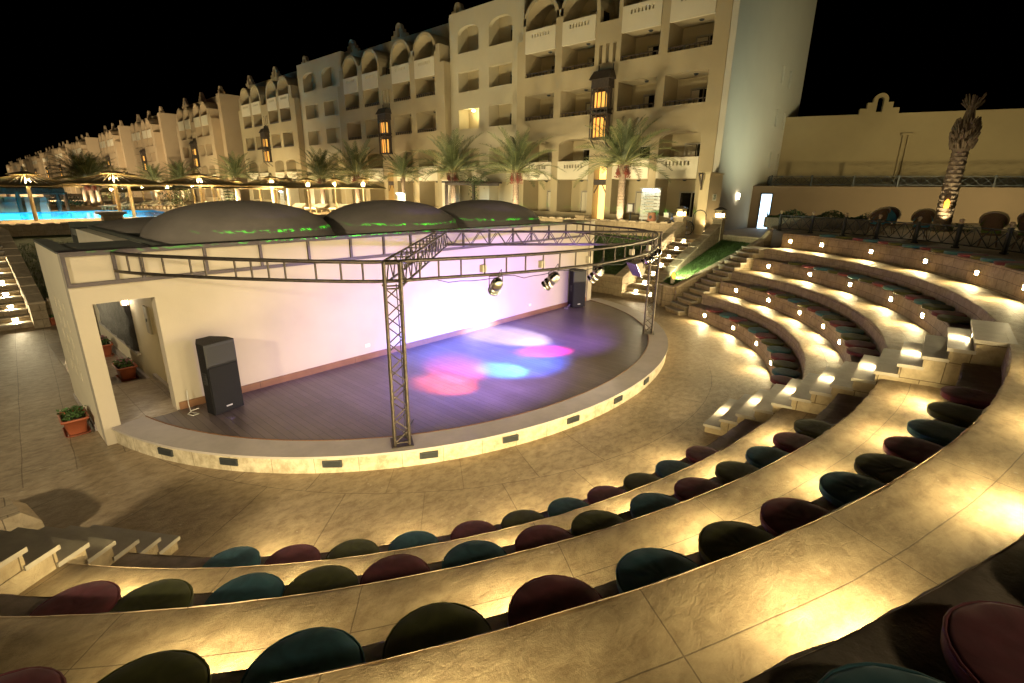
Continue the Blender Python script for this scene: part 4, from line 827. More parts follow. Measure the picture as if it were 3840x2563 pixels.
def hotelblock(root, yc, bays, half, mats, detail=2, lit=True):
    W = MB(); hi = half-.45; c0, c1 = bays[1][1], bays[2][0]
    if c0 > c1: c0, c1 = c1, c0
    cy = (c0+c1)/2; H = []
    for a, b2 in bays: H += [(a,b2,2.73,7.02),(a,b2,8.30,9.77),(a,b2,10.8,13.7)]
    for s in (-.44,0,.44): H.append((cy+s-.1,cy+s+.1,10.85,11.8))
    H.append((cy-.43,cy+.43,1.99,5.42))
    thickwall(W, yc-half, yc+half, 1.99, 12.9, [h if h[3] < 13 else (h[0],h[1],h[2],12.9) for h in H], lambda u, z: Vector((X0,u,z)), (.3,0,0))
    H2 = [(a,b2,12.9,13.7) for a, b2 in bays]+[(c0+.25,c1-.25,12.9,13.7)]
    thickwall(W, yc-hi, yc+hi, 12.9, 13.7, H2, lambda u, z: Vector((X0,u,z)), (.3,0,0))
    for a, b2 in bays: box_arch(W, a, b2, 6.72, 7.02, 7.02, X0, .3); fin(W, a, b2, 13.7, 1.2, .22, X0, XB+.05)
    box_arch(W, cy-.43, cy+.43, 5.25, 5.42, 5.42, X0, .3)
    ed = sorted([yc-half]+[v for b2 in bays for v in b2]+[yc+half])
    for i in range(0, 10, 2):
        a, b2 = ed[i], ed[i+1]
        if i == 4: W.box(X0+.3,XB,a+.002,cy-.6,2,12.6); W.box(X0+.3,XB,cy+.6,b2-.002,2,12.6); W.box(X0+.3,XB,cy-.6,cy+.6,5.6,10.7); W.box(X0+.3,XB,cy-.6,cy+.6,11.9,12.6)
        elif i in (0, 8):
            aa, bb = (a+.001, b2-.002) if i == 0 else (a+.002, b2-.001); W.box(X0+.3,XB,aa,bb,2,12.9)
            if i == 0: aa += .45
            else: bb -= .45
            W.box(X0+.3,XB,aa,bb,12.9,14.1); W.box(X0,X0+.3,aa,bb,13.7,14.1)
        else: W.box(X0+.3,XB,a+.002,b2-.002,2,14.1); W.box(X0,X0+.3,a+.002,b2-.002,13.7,14.1)
    for a, b2 in bays:
        for z0, z1 in ((4.66,4.8),(7.06,7.3),(9.8,9.95),(12.22,12.36)): W.box(X0+.301,XB,a,b2,z0,z1)
    W.build('facade', mats[0], root)
    for i, (a, b2) in enumerate(bays):
        for z0, z1 in ((4.70,5.76),(12.14,13.36)):
            p = MB(); w = (b2-a); sl = [(a+w*(.2+.09*k), a+w*(.2+.09*k)+.10, z1-.42, z1-.2) for k in range(7)]
            thickwall(p, a+.004, b2-.004, z0, z1, sl if detail else [], lambda u, z: Vector((X0-.05,u,z)), (.16,0,0)); p.build('parapet', mats[1], root)
        if detail > 1:
            for z in (8.30, 10.8):
                p = MB(); p.bar((X0+.06,a,z+.20),(X0+.06,b2,z+.20),.05,.045); n = 9
                for k in range(n): y = a+(b2-a)*(k+.5)/n; p.bar((X0+.06,y,z),(X0+.06,y,z+.2),.035,.05)
                p.build('railing', M['darkwood'], root)
            for z, h in ((2.1,1.95),(4.82,1.75),(7.32,1.95),(9.97,1.75),(12.38,1.8)):
                ya, yb = a+.08, a+1.5; f = MB(); f.box(XB-.07,XB-.001,ya,ya+.07,z,z+h); f.box(XB-.07,XB-.001,yb-.07,yb,z,z+h); f.box(XB-.07,XB-.001,ya+.07,yb-.07,z+h-.08,z+h); f.box(XB-.065,XB-.001,(ya+yb)/2-.03,(ya+yb)/2+.03,z,z+h-.08); wo = f.build('window', M['winframe'], root)
                g = MB(); g.box(XB-.03,XB-.002,ya+.07,yb-.07,z+.02,z+h-.08); wo2 = g.build('pane', M['pane'], root); wo2.parent = wo
                if random.random() < .8: g = MB(); cw = random.choice((.25,.4,.55)); [g.box(XB-.042+.006*(q%2),XB-.0305,yb-.08-cw*(q+1)/6,yb-.08-cw*q/6,z+.03,z+h-.1) for q in range(6)]; wo3 = g.build('curtain', M['parapet'], root); wo3.parent = wo
            for z in (9.8,12.22,4.66):
                y = a+(b2-a)*.42; l = MB(); l.lathe([(.001,z-.09),(.08,z-.075),(.11,z-.03),(.13,z-.02),(.13,z-.001)], 14, (X0+.75,y,0)); l.build('ceiling_lamp', M['iron'], root)
        if detail == 1:
            p = MB()
            for z in (8.30, 10.8): p.box(X0+.02,X0+.1,a,b2,z,z+.2)
            p.build('railing', M['darkwood'], root)
    # lantern bay
    lb = MB(); y0, y1 = cy-.53, cy+.53; xa, xb = X0-.55, X0-.003
    for x in (xa, xa+.27):
        for y in (y0, y1): lb.bar((x,y,6.85),(x,y,9.9),.05,.05)
    for y in (cy-.40, cy-.13, cy+.13, cy+.40): lb.bar((xa,y,6.9),(xa,y,9.9),.05,.05)
    lb.box(xa+.3,xb-.015,y0+.05,y1-.05,6.95,9.6)
    for z in (6.9, 8.2, 8.45, 9.55): lb.box(xa-.03,xb,y0-.03,y1+.03,z-.04,z+.05)
    lb.box(xa-.02,xb,y0-.02,y1+.02,9.6,9.95); lb.hexa([(xa-.15,y0-.15,9.95),(xb,y0-.15,9.95),(xb,y1+.15,9.95),(xa-.15,y1+.15,9.95)], [(xa+.12,y0,10.4),(xb,y0,10.4),(xb,y1,10.4),(xa+.12,y1,10.4)])
    for y in (y0+.06, y1-.06): lb.bar((xa+.05,y,6.85),(xb,y,6.4),.05,.05); lb.bar((X0-.03,y,10.3),(X0-.03,y,10.75),.05,.05)
    for z in (8.05, 9.45):
        for q in range(4): lb.bar((xa-.005,y0+.1+q*.1,z),(xa-.005,y0+.02,z-.35+q*.06),.03,.03); lb.bar((xa-.005,y1-.1-q*.1,z),(xa-.005,y1-.02,z-.35+q*.06),.03,.03)
    lo = lb.build('lantern_bay', M['darkwood'], root)
    if lit:
        for z0, z1 in ((6.97,8.0),(8.52,9.3)):
            for u0, u1 in ((-.36,.1),(.16,.34)): g = MB(); g.box(xa+.08,xb-.02,cy+u0,cy+u1,z0,z1); g = g.build('amber_panel', M['gold'], root); g.parent = lo
        g = MB(); g.box(X0+.9,X0+.93,cy-.59,cy+.59,2.02,5.55); g.build('entrance_glow_panel', M['entry'], root)  # glowing panel behind the arch in place of a lamp inside
        g = MB(); g.box(X0+.05,X0+.25,cy-.43,cy+.43,4.36,4.68)
        for s in (-1,1): g.bar((X0+.1,cy+s*.41,3.9),(X0+.1,cy+s*.15,4.36),.04,.05)
        g.build('entrance_beam', M['darkwood'], root)
    for yy in (yc-half+.2, yc, yc+half-.2): p = MB(); pediment(p, (XB+.16,yy,15.86), (0,-1,0), (1,0,0), 1.05); p.build('roof_ornament', mats[0], root)
    return cy
def hbays(yc, k=1.): return [(yc-6.1,yc-3.8),(yc-3.2,yc-.95),(yc+.95,yc+3.2),(yc+3.8,yc+6.1)]
h = thing('hotel_building', 'long nearest hotel block with three arcaded bays and a pale gable end', 'building', (18.3,0,GZ), 'hotel blocks in the long row')
hm = (M['hotel'], M['parapet'])
b0 = MB(); b0.box(XB,31.,.1,58.4,1.99,15.86); b0.build('body', M['hotelin'], h)
cyA = hotelblock(h, 6.72, [(.88,3.15),(3.62,5.88),(7.54,9.82),(10.33,12.65)], 6.6, hm)
cyB = hotelblock(h, 27.75, [(21.46,23.77),(24.45,26.70),(28.68,30.96),(31.72,33.98)], 7.35, hm)
cyC = hotelblock(h, 50.8, hbays(50.8), 7.2, hm, 1)
XC = 18.9
for (ya, yb) in ((13.33,20.39),(35.11,43.59)):
    m = MB(); L = yb-ya; cs = [(ya+L*.14,ya+L*.44),(ya+L*.58,ya+L*.88)]; H = []
    for a, b2 in cs: H += [(a,b2,2.6,4.6),(a,b2,5.76,7.0),(a,b2,8.3,9.65),(a,b2,10.8,12.1),(a,b2,13.3,14.95)]
    thickwall(m, ya, yb, 1.99, 15.9, H, lambda u, z: Vector((XC,u,z)), (.3,0,0))
    for a, b2 in cs: box_arch(m, a, b2, 14.5, 14.95, 14.95, XC, .3); box_arch(m, a, b2, 6.7, 7.0, 7.0, XC, .3)
    for a, b2 in cs:
        for z in (4.75,7.3,9.9,12.4): m.box(XC+.3,XB,a,b2,z-.1,z)
        m.box(XC+.3,XB,a-.12,a-.002,2,15.5); m.box(XC+.3,XB,b2+.002,b2+.12,2,15.5)
    m.box(XC+.3,XB+.2,ya,yb,15.861,15.9); m.build('linking_wall', M['conn'], h)
    for a, b2 in cs:
        for z, hh in ((7.32,1.9),(9.95,1.7),(12.45,1.9)):
            f = MB(); f.box(XB-.06,XB-.001,a+.1,a+1.0,z,z+hh); wo = f.build('window', M['winframe'], h); g = MB(); g.box(XB-.07,XB-.061,a+.17,a+.93,z+.05,z+hh-.07); g = g.build('pane', M['pane'], h); g.parent = wo
LIT = Vector((19.5, 13.33+7.06*.73, 9.4)); m = MB(); m.lathe([(.001,9.5),(.12,9.52),(.13,9.6)], 12, (19.4,LIT.y,.0)); m.build('room_lamp', M['litroom'], h)
m = MB(); sl = [(x,x+.36,z,z+.95) for x in (26.5,28.15) for z in (5.5,7.9,10.25)]
thickwall(m, 18.3, 31.5, 1.99, 15.9, sl, lambda u, z: Vector((u,-.2,z)), (0,.3,0)); m.box(31.0,31.5,.1,3,2,15.9); o = m.build('gable_wall', M['gable'], h)
m = MB(); m.box(26.4,28.6,.04,.09,5.4,11.3); m.build('gable_window_back', M['pane'], h)  # dark sheet behind the slits paints in the unlit interior
pm = MB(); pm.box(16.6,18.29,-.46,-.0,1.99,4.84); pm.box(16.5,18.29,-.52,.06,4.84,4.92); pm.build('porch_pier', M['hotelin'], h)
pm = MB(); pm.bar((16.58,-.1,4.85),(16.1,-.1,4.85),.06,.06); pm.bar((16.58,-.1,4.2),(16.15,-.1,4.8),.06,.05); pm.bar((16.55,-.1,4.85),(16.55,-.1,4.1),.06,.05); pm.build('porch_bracket', M['darkwood'], h)
def textmesh(s, size, mat, name, parent, mtx):
    cu = bpy.data.curves.new(name, 'FONT'); cu.body = s; cu.size = size; cu.align_x = 'CENTER'; cu.align_y = 'CENTER'; cu.extrude = .004; cu.resolution_u = 2
    ob = bpy.data.objects.new('tmp', cu); COL.objects.link(ob); bpy.context.view_layer.update()
    me = bpy.data.meshes.new_from_object(ob.evaluated_get(bpy.context.evaluated_depsgraph_get())); bpy.data.objects.remove(ob); bpy.data.curves.remove(cu)
    me.transform(mtx); me.materials.clear(); me.materials.append(mat); o = bpy.data.objects.new(name, me); COL.objects.link(o)
    if parent: o.parent = parent
    return o
def basis(x, y, z, o): return Matrix(((x[0],y[0],z[0],o[0]),(x[1],y[1],z[1],o[1]),(x[2],y[2],z[2],o[2]),(0,0,0,1)))
np_ = thing('number_plate', 'small pale plate with the green building number 25 on the porch', 'sign', (17.45,-.47,3.76)); m = MB(); m.box(17.2,17.7,-.475,-.462,3.6,3.92); m.build('plate', M['plate'], np_)
textmesh('25', .3, M['greenink'], 'lettering', np_, basis((1,0,0),(0,0,1),(0,-1,0),(0,-.012,0)))
wl = thing('gable_wall_lamp', 'small white wall lamp throwing light up and down on the gable', 'wall lamp', (22.6,-.25,3.6)); P = ony((2700+108/1.742,200+935/1.742), -.2)
wl.location = (P.x,-.25,P.z); m = MB(); m.lathe([(.07,-.16),(.09,0),(.07,.16)], 12, (P.x,-.29,P.z)); m.build('shade', M['doorlamp'], wl); GL = Vector((P.x,-.36,P.z))
# the row of blocks running away to the left
fm = (M['farhotel'], M['parapet'])
tmpl = thing('hotel_building', None, 'building', (18.3,74.6,GZ), 'hotel blocks in the long row')
hotelblock(tmpl, 74.6, hbays(74.6), 7.4, fm, 0); m = MB(); m.box(XB,34,74.6-8.6,74.6+8.6,1.99,15.86); m.box(XB-.6,XB,74.6-8.6,74.6-7.45,1.99,15.86); m.build('body', M['farhotel'], tmpl)
FARL = ['plain tan gabled hotel block just left of the nearest long block','second gabled hotel block left of the nearest long block','third gabled hotel block left of the nearest long block','fourth gabled hotel block in the receding row','fifth gabled hotel block in the receding row, behind the palms','sixth gabled hotel block in the receding row','seventh and small hotel block above the leftmost umbrella','eighth tiny hotel block near the left edge','ninth tiny hotel block near the left edge','farthest tiny hotel block at the left edge']
for i, y in enumerate((74.6,101.5,129.2,166,198,229,262,300,340,385)):
    o = tmpl if i == 0 else copy_tree(tmpl, (18.3+(i > 2)*(i-2)*.4, y, GZ)); o['label'] = FARL[i]
# ------------------------------------------------------------------ palms
def palm_crown(seed, nf=46, L=3.0, nl=30):
    rr = random.Random(seed); F = MB(); R = MB()
    for i in range(nf):
        az = i*2.39996+rr.uniform(-.25,.25); el = rad(86-84*(i/nf)**.9)+rr.uniform(-.08,.08); ln = L*rr.uniform(.85,1.08)*(.82+.18*min(1, i/8)); droop = rr.uniform(.75,1.15)*(.55+.5*cos(el))
        p = Vector((0,0,.1)); pts = []; n = 12; e = el
        for k in range(n+1):
            pts.append(p.copy()); p = p+Vector((cos(az)*cos(e), sin(az)*cos(e), sin(e)))*(ln/n); e -= droop/n*(.5+1.2*k/n)
        R.tube([q for q in pts[::2]], [.028, .022, .017, .013, .010, .007, .004], 5, False)
        tw = rr.uniform(-.35,.35)
        for k in range(nl):
            u = .16+.84*k/(nl-1); x = u*n; j = min(int(x), n-1); f = x-j; c = pts[j].lerp(pts[j+1], f); d = (pts[j+1]-pts[j]).normalized()
            s = d.cross(Vector((0,0,1))); s = s.normalized() if s.length > .05 else Vector((-sin(az), cos(az), 0)); upv = s.cross(d)
            s2 = s*cos(tw)+upv*sin(tw); u2 = s2.cross(d)
            ll = .46*L/2.5*(sin(pi*min(1, u*.78+.2))**.7)*rr.uniform(.85,1.1)
            for sg in (-1, 1):
                t = (s2*sg*.78+d*(.62+.3*u)+u2*rr.uniform(.12,.42)).normalized(); e_ = c+t*ll-Vector((0,0,ll*.16*rr.random())); w = d*(.03+.008*rr.random())
                mid = c.lerp(e_, .45)
                F.face([c-w*.6, c+w*.6, mid+w, e_]); 
    return F, R
def palm_trunk(h, r0=.2, r1=.17):
    m = MB(); n = 18; k = int(h/.05); rows = []
    for i in range(k+1):
        z = h*i/k; r = r0+(r1-r0)*i/k; row = []
        for j in range(n):
            a = 2*pi*j/n; ph = (j*.5+ (i//4 % 2)*.5); tri = abs((j/3+ (i//4 % 2)*.5) % 1-.5)*2; saw = (i % 4)/4
            row.append(((r*(1+.17*saw*(1-tri)**.6-.03))*cos(a), (r*(1+.17*saw*(1-tri)**.6-.03))*sin(a), z))
        rows.append(row)
    m.grid(rows, False, True); return m
CR = [palm_crown(s) for s in (3, 8, 21)]
CRM = []
for F, R in CR:
    f = F.build('fronds', M['frond']); r = R.build('frond_stalks', M['rachis']); CRM.append((f.data, r.data)); bpy.data.objects.remove(f); bpy.data.objects.remove(r)
tm = palm_trunk(4.).build('trunk', M['trunk']); TRM = tm.data; bpy.data.objects.remove(tm)
dm = MB(); rr = random.Random(4)
for k in range(1):
    a = 0; c = Vector((.30, 0, -.26)); dm.tube([(0,0,.05), c+Vector((0,0,.3)), c+Vector((0,0,.1))], .014, 5)
    for q in range(46):
        p = c+Vector((rr.gauss(0,.06), rr.gauss(0,.06), rr.gauss(-.04,.11))); s = .021; dm.obox(p, (s,0,0), (0,s,0), (0,0,s*1.3))
d_ = dm.build('date_cluster', M['dates']); DTM = d_.data; bpy.data.objects.remove(d_)
bm_ = MB(); rr = random.Random(9)
for k in range(70):
    a = rr.uniform(0,6.28); z = rr.uniform(-.55,.1); r = .17+.05*(z+.55); p = Vector((r*cos(a), r*sin(a), z)); bm_.tube([p, p+Vector((cos(a)*.09, sin(a)*.09, .2))], [.035,.015], 4)
d_ = bm_.build('frond_stubs', M['dead']); STM = d_.data; bpy.data.objects.remove(d_)
def child(name, me, parent, sc=(1,1,1), loc=(0,0,0), rz=0):
    o = bpy.data.objects.new(name, me); COL.objects.link(o); o.parent = parent; o.scale = sc; o.location = loc; o.rotation_euler = (0,0,rz); return o
PALMS = []
def palm(x, y, zt, label, var, sc=1., dates=True, zb=GZ, lamp_=True):
    t = thing('date_palm', label, 'palm tree', (x, y, zb), 'date palms along the hotel and pool'); H = zt-zb; rz = random.uniform(0, 6.28)
    child('trunk', TRM, t, (sc,sc,H/4.), rz=rz); child('frond_stubs', STM, t, (sc*1.05,sc*1.05,sc), (0,0,H), rz)
    f, r = CRM[var % 3]; child('fronds', f, t, (sc,sc,sc), (0,0,H), rz); child('frond_stalks', r, t, (sc,sc,sc), (0,0,H), rz)
    if dates: [child('date_cluster', DTM, t, (sc,sc,sc), (0,0,H), rz+q*1.3+random.uniform(-.3,.3)) for q in range(5)]
    PALMS.append((x, y, zb, H, lamp_)); return t
def px_palm(tx, bx, X, label, var, sc=1., dates=True):
    P = onx(tx, X); palm(X, P.y, P.z, label, var, sc, dates)
px_palm((2337,628),(2325,822),16.2,'large date palm with red fruit in front of the slatted direction sign',0,.98)
px_palm((1935,656),(1934,800),16.2,'date palm with red fruit, second from the gate, before the hotel balconies',1,1.0)
px_palm((1698,655),(1697,780),16.3,'date palm between the third roof dome and the pale linking wall',2,1.08)
px_palm((1511,668),(1511,730),16.5,'small young date palm left of the bright arched entrance',1,.72,False)
px_palm((1337,668),(1335,770),16.,'date palm behind the right end of the umbrella row',0,1.12)
px_palm((1206,678),(1208,780),16.,'date palm between the two rightmost umbrella groups',2,1.1)
px_palm((888,672),(888,762),16.,'date palm standing alone left of the large left dome',1,1.12)
px_palm((680,680),(690,760),16.,'slender date palm behind the middle umbrella',0,1.15,False)
px_palm((579,682),(582,760),16.,'slender date palm just left of the middle umbrella',2,1.1,False)
for (bx, by, tx, ty, lab, v, sc) in ((329,772,309,680,'left palm of the trio behind the pool',0,1.15),(357,776,343,690,'middle palm of the trio behind the pool, brightly lit at its foot',1,1.2),(380,772,375,690,'right palm of the trio behind the pool',2,1.15)):
    P = onz((bx, by), GZ); palm(P.x, P.y, zat((tx,ty), P.x, P.y), lab, v, sc)
# the tied palm on the terrace
P = onz((3524,868), TZ); tp = thing('tied_palm', 'bare leaning palm trunk with tied up crown, brightly lit at its foot on the terrace', 'palm tree', (P.x, P.y, TZ)); TPX = P
H1 = zat((3590,556), P.x, P.y)-TZ; H2 = zat((3622,465), P.x, P.y)-TZ; H3 = zat((3655,352), P.x, P.y)-TZ
child('trunk', TRM, tp, (1.42,1.42,H1/4.))
m = MB(); rr = random.Random(2)
for k in range(230):
    z = H1-.05+(H2-H1+.1)*rr.random(); a = rr.uniform(0,6.28); f = (z-H1)/(H2-H1); r = .24+.10*sin(pi*min(1,max(0,f*.85+.15))); p = Vector((r*cos(a), r*sin(a), z)); m.tube([p*1., p+Vector((cos(a)*.09, sin(a)*.09, .17))], [.06,.02], 4)
m.lathe([(.26,H1-.1),(.31,H1+(H2-H1)*.45),(.24,H2),(.17,H2+.2)], 14); m.build('frond_stubs', M['dead'], tp, False)
m = MB()
for k in range(46):
    a = rr.uniform(0,6.28); r = .2*rr.random()**.5; top = Vector((cos(a)*(.1+r*1.3), sin(a)*(.1+r*1.3), H3-rr.uniform(0,.5))); m.tube([Vector((r*cos(a), r*sin(a), H2-.1)), Vector((r*.6*cos(a), r*.6*sin(a), H2+(H3-H2)*.5)), top], [.045,.03,.022], 5)
m.build('tied_fronds', M['dead'], tp, False)
m = MB(); z = zat((3544,764), P.x, P.y)-TZ; dv = (CAM-P); dv.z = 0; dv.normalize(); c = dv*.30; m.lathe([(.08,z-.16),(.085,z+.06),(.03,z+.15),(.001,z+.17)], 12, (c.x,c.y,0)); m.build('amber_lamp', M['amber'], tp, False)
m = MB()
for k in range(420):
    a = rr.uniform(0,6.28); r = rr.uniform(.3,1.); p = Vector((P.x+r*cos(a), P.y+r*sin(a), TZ+rr.uniform(.02,.3))); s = rr.uniform(.03,.06); dd = Vector((rr.gauss(0,1),rr.gauss(0,1),rr.uniform(.2,1.4))).normalized(); e = dd.cross(Vector((rr.gauss(0,1),rr.gauss(0,1),rr.gauss(0,1)))).normalized(); m.face([p-dd*s, p+e*s*.4, p+dd*s, p-e*s*.4])
tag(m.build('low_shrub', M['shrub']), 'low shrub around the foot of the lit bare palm trunk', 'shrub')
# ------------------------------------------------------------------ umbrellas round the pool
def umbrella_proto():
    t = thing('reed_umbrella', None, 'umbrella', (0,0,0), 'reed umbrellas by the pool'); Rr = 2.58; n = 56
    m = MB(); m.tube([(0,0,-2.2),(0,0,.55)], [.11,.095], 12); m.build('pole', M['wood'], t, False)
    m = MB(); 
    def z(r): return .66*(1-(r/Rr)**1.02)
    for k in range(n):
        a = 2*pi*k/n
        for r0, r1, f0, f1 in ((.14,1.1,.36,.62),(1.1,2.1,.66,.86),(2.1,Rr,.98,.99)):
            w0, w1 = pi/n*f0, pi/n*f1; q = [(r0*cos(a-w0), r0*sin(a-w0), z(r0)), (r1*cos(a-w1), r1*sin(a-w1), z(r1)), (r1*cos(a+w1), r1*sin(a+w1), z(r1)), (r0*cos(a+w0), r0*sin(a+w0), z(r0))]
            m.hexa([(x,y,zz-.018) for x,y,zz in q], [(x,y,zz+.004+.012*(k%2)) for x,y,zz in q])
    m.build('canopy', M['reed'], t, False)
    m = MB()
    for r in (.7, 1.5, Rr-.04): m.tube([(r*cos(2*pi*k/32), r*sin(2*pi*k/32), z(r)-.04) for k in range(33)], .028, 6, False)
    m.build('hoops', M['wood'], t, False)
    m = MB()
    for k in range(40):
        a = 2*pi*k/40; w = pi/40*.9; q = [(.1*cos(a-w),.1*sin(a-w),.76),(.85*cos(a-w),.85*sin(a-w),.60),(.85*cos(a+w),.85*sin(a+w),.60),(.1*cos(a+w),.1*sin(a+w),.76)]; m.hexa([(x,y,zz-.015) for x,y,zz in q], [(x,y,zz) for x,y,zz in q])
    m.build('top_tier', M['reed'], t, False)
    m = MB(); m.lathe([(.05,.66),(.13,.72),(.16,.80),(.13,.88),(.06,.9),(.10,.93),(.09,1.0),(.001,1.02)], 14); m.build('finial', M['wood'], t, False)
    m = MB(); m.lathe([(.11,.14),(.17,.17),(.17,.32),(.11,.35)], 14); m.build('lamp', M['bulb'], t, False)
    return t
up0 = umbrella_proto(); first = True
UMB = []
def umb(loc, sc, label):
    global first
    o = up0 if first else copy_tree(up0)
    first = False; o.location = loc; o.scale = (sc,sc,1); o['label'] = label; o.rotation_euler = (0,0,random.uniform(0,1)); UMB.append(Vector(loc))
def rimz(q, P): return zat(q, P.x, P.y)
for bx, by, rq, sc, lab in ((137.9,829.5,(106,697),.92,'leftmost reed umbrella over the turquoise pool'),(457,824,(430,690),1.,'large reed umbrella in front of the pool, left of its twin'),(504.5,813,(482,694),.95,'reed umbrella half hidden behind the large pool umbrella')):
    P = onz((bx,by), GZ); umb((P.x, P.y, rimz(rq, P)), sc, lab)
for px, dep, sc, lab in (((748,693),35,1.,'reed umbrella above the left shoulder of the large left dome'),((795,697),38,.95,'reed umbrella just behind the one above the large left dome'),((1018,698),40,.98,'reed umbrella above the gap between the two big domes'),((1077,702),41,1.,'reed umbrella directly right of the one above the dome gap'),
    ((1155,706),39,.7,'smaller reed umbrella, third from the right of the row'),((1256,705),38,.64,'smaller reed umbrella, second from the right of the row'),((1362,706),37,.66,'rightmost reed umbrella of the row, before the date palm'),
    ((418,721),56,.72,'small far reed umbrella behind the pool, left of the tall poles'),((534,716),52,.72,'first small far umbrella in the back row over the loungers'),((590,713),52,.72,'second small far umbrella in the back row over the loungers'),((628,713),50,.74,'third small far umbrella in the back row over the loungers'),((722,706),47,.72,'small far umbrella behind the middle umbrella pole'),((814,706),46,.74,'small far umbrella right of the middle umbrella pole'),((884,707),44,.76,'far umbrella before the lone date palm'),((972,708),43,.76,'far umbrella left of the pair above the dome gap')):
    P = atd(px, dep); umb((P.x, P.y, P.z), sc, lab)
# ------------------------------------------------------------------ loungers
def lounger_proto():
    t = thing('sun_lounger', None, 'sun lounger', (0,0,0), 'white sun loungers round the pool')
    m = MB(); m.box(-.32,.32,-.95,.95,.26,.32); m.build('frame', M['wood'], t, False)
    for i in (-.27,.27):
        for j in (-.8,.75): m = MB(); m.box(i-.035,i+.035,j-.035,j+.035,0,.26); m.build('leg', M['wood'], t, False)
    m = MB(); m.box(-.31,.31,-.95,.25,.322,.42); m.hexa([(-.31,.25,.322),(.31,.25,.322),(.31,.95,.62),(-.31,.95,.62)], [(-.31,.22,.42),(.31,.22,.42),(.31,.9,.72),(-.31,.9,.72)]); m.build('mattress', M['canvas'], t, False)
    return t
lp = lounger_proto(); fl = True
z5h = zm(500,600,3.915); z10 = zm(1000,500,3.356)
for px, rz, lab in ((z5h(60,715),-1.2,'first white lounger in the far line by the pool'),(z5h(140,712),-1.2,'second white lounger in the far line by the pool'),(z5h(250,712),-1.2,'third white lounger in the far line by the pool'),(z5h(400,725),-1.2,'fourth white lounger in the far line by the pool'),(z5h(480,720),-1.2,'fifth white lounger in the far line, before the dark bush'),(z5h(590,722),-1.2,'sixth white lounger, beside the bright ground lamp'),(z5h(860,748),-1.2,'white lounger close to the left slope of the large dome'),(z5h(960,735),-1.2,'white lounger behind the middle umbrella pole'),
    (z10(330,985),-1.1,'white lounger right of the large left dome'),(z10(385,990),-1.1,'second white lounger right of the large left dome'),(z10(600,990),-1.1,'white lounger between two far umbrella poles'),(z10(665,995),-1.1,'white lounger below the left of two palms'),(z10(905,995),-1.1,'white lounger near the low glowing lamp box'),(z10(970,1000),-1.1,'white lounger nearest the low glowing lamp box'),((430,788),-1.3,'pale lounger behind the tall umbrella poles'),((455,787),-1.3,'pale lounger with raised back behind the tall umbrella poles')):
    P = onz(px, GZ); o = lp if fl else copy_tree(lp); fl = False; o.location = (P.x, P.y, GZ); o.rotation_euler = (0,0,rz); o['label'] = lab
# ------------------------------------------------------------------ beach bar
hb = thing('thatched_bar', 'long open pool bar under a dark thatched roof at the left', 'pool bar', (-8,45,GZ))
m = MB()
sec = [(-1.9,3.38),(-1.7,3.75),(-.7,4.05),(.0,4.15),(.7,4.05),(1.7,3.75),(1.9,3.38),(1.6,3.3),(-1.6,3.3)]
m.grid([[(x, 45+u*1.0+(x+8)*.1, z) for u, z in sec] for x in (-26,-20,-12,-6,-2.4,-1.2)], False, True); m.face([(-1.2,45+u+.68,z) for u,z in sec]); m.face([(-26,45+u-1.8,z) for u,z in reversed(sec)]); m.build('thatched_roof', M['thatch'], hb)
for (x, y) in ((-4.05,42.96),(-1.73,43.93),(-.94,46.2),(-8.2,42.6),(-12.5,42.2),(-4.3,46.3),(-9,46)): m = MB(); m.tube([(x,y,GZ),(x+.03,y,3.45)], .13, 8); m.build('post', M['thatch'], hb)
m = MB(); m.box(-24,-2.2,44.6,45.0,GZ,3.02); m.build('counter', M['block2'], hb)
m = MB(); m.box(-24.1,-2.1,44.5,45.1,3.02,3.1); m.build('counter_top', M['concr'], hb)
m = MB(); m.box(-24,-2.2,46.9,47.1,GZ,3.4); m.build('back_wall', M['hotelin'], hb)
sp = None
for i, px in enumerate(((14,775),(38,777),(57,776),(117,776),(172,775),(4,777))):
    P = onz((px[0], 796), GZ)
    if sp is None:
        sp = thing('covered_stool', None, 'bar stool', (0,0,0), 'bar stools in white covers'); m = MB(); m.hexa([(-.24,-.22,0),(.24,-.22,0),(.24,.22,0),(-.24,.22,0)], [(-.19,-.17,.72),(.19,-.17,.72),(.19,.17,.72),(-.19,.17,.72)]); m.build('seat_cover', M['canvas'], sp, False); m = MB(); m.hexa([(-.19,.1,.72),(.19,.1,.72),(.19,.17,.72),(-.19,.17,.72)], [(-.17,.15,1.12),(.17,.15,1.12),(.17,.2,1.12),(-.17,.2,1.12)]); m.build('back_cover', M['canvas'], sp, False); o = sp
    else: o = copy_tree(sp)
    o.location = (P.x, P.y, GZ); o.rotation_euler = (0,0,random.uniform(-.4,.4)); o['label'] = '%s white covered bar stool %s' % (ORD[i], ['at the left end of the thatched bar','second along the thatched bar','third along the thatched bar','left of the leftmost umbrella pole','right of the leftmost umbrella pole','half cut by the left picture edge'][i])
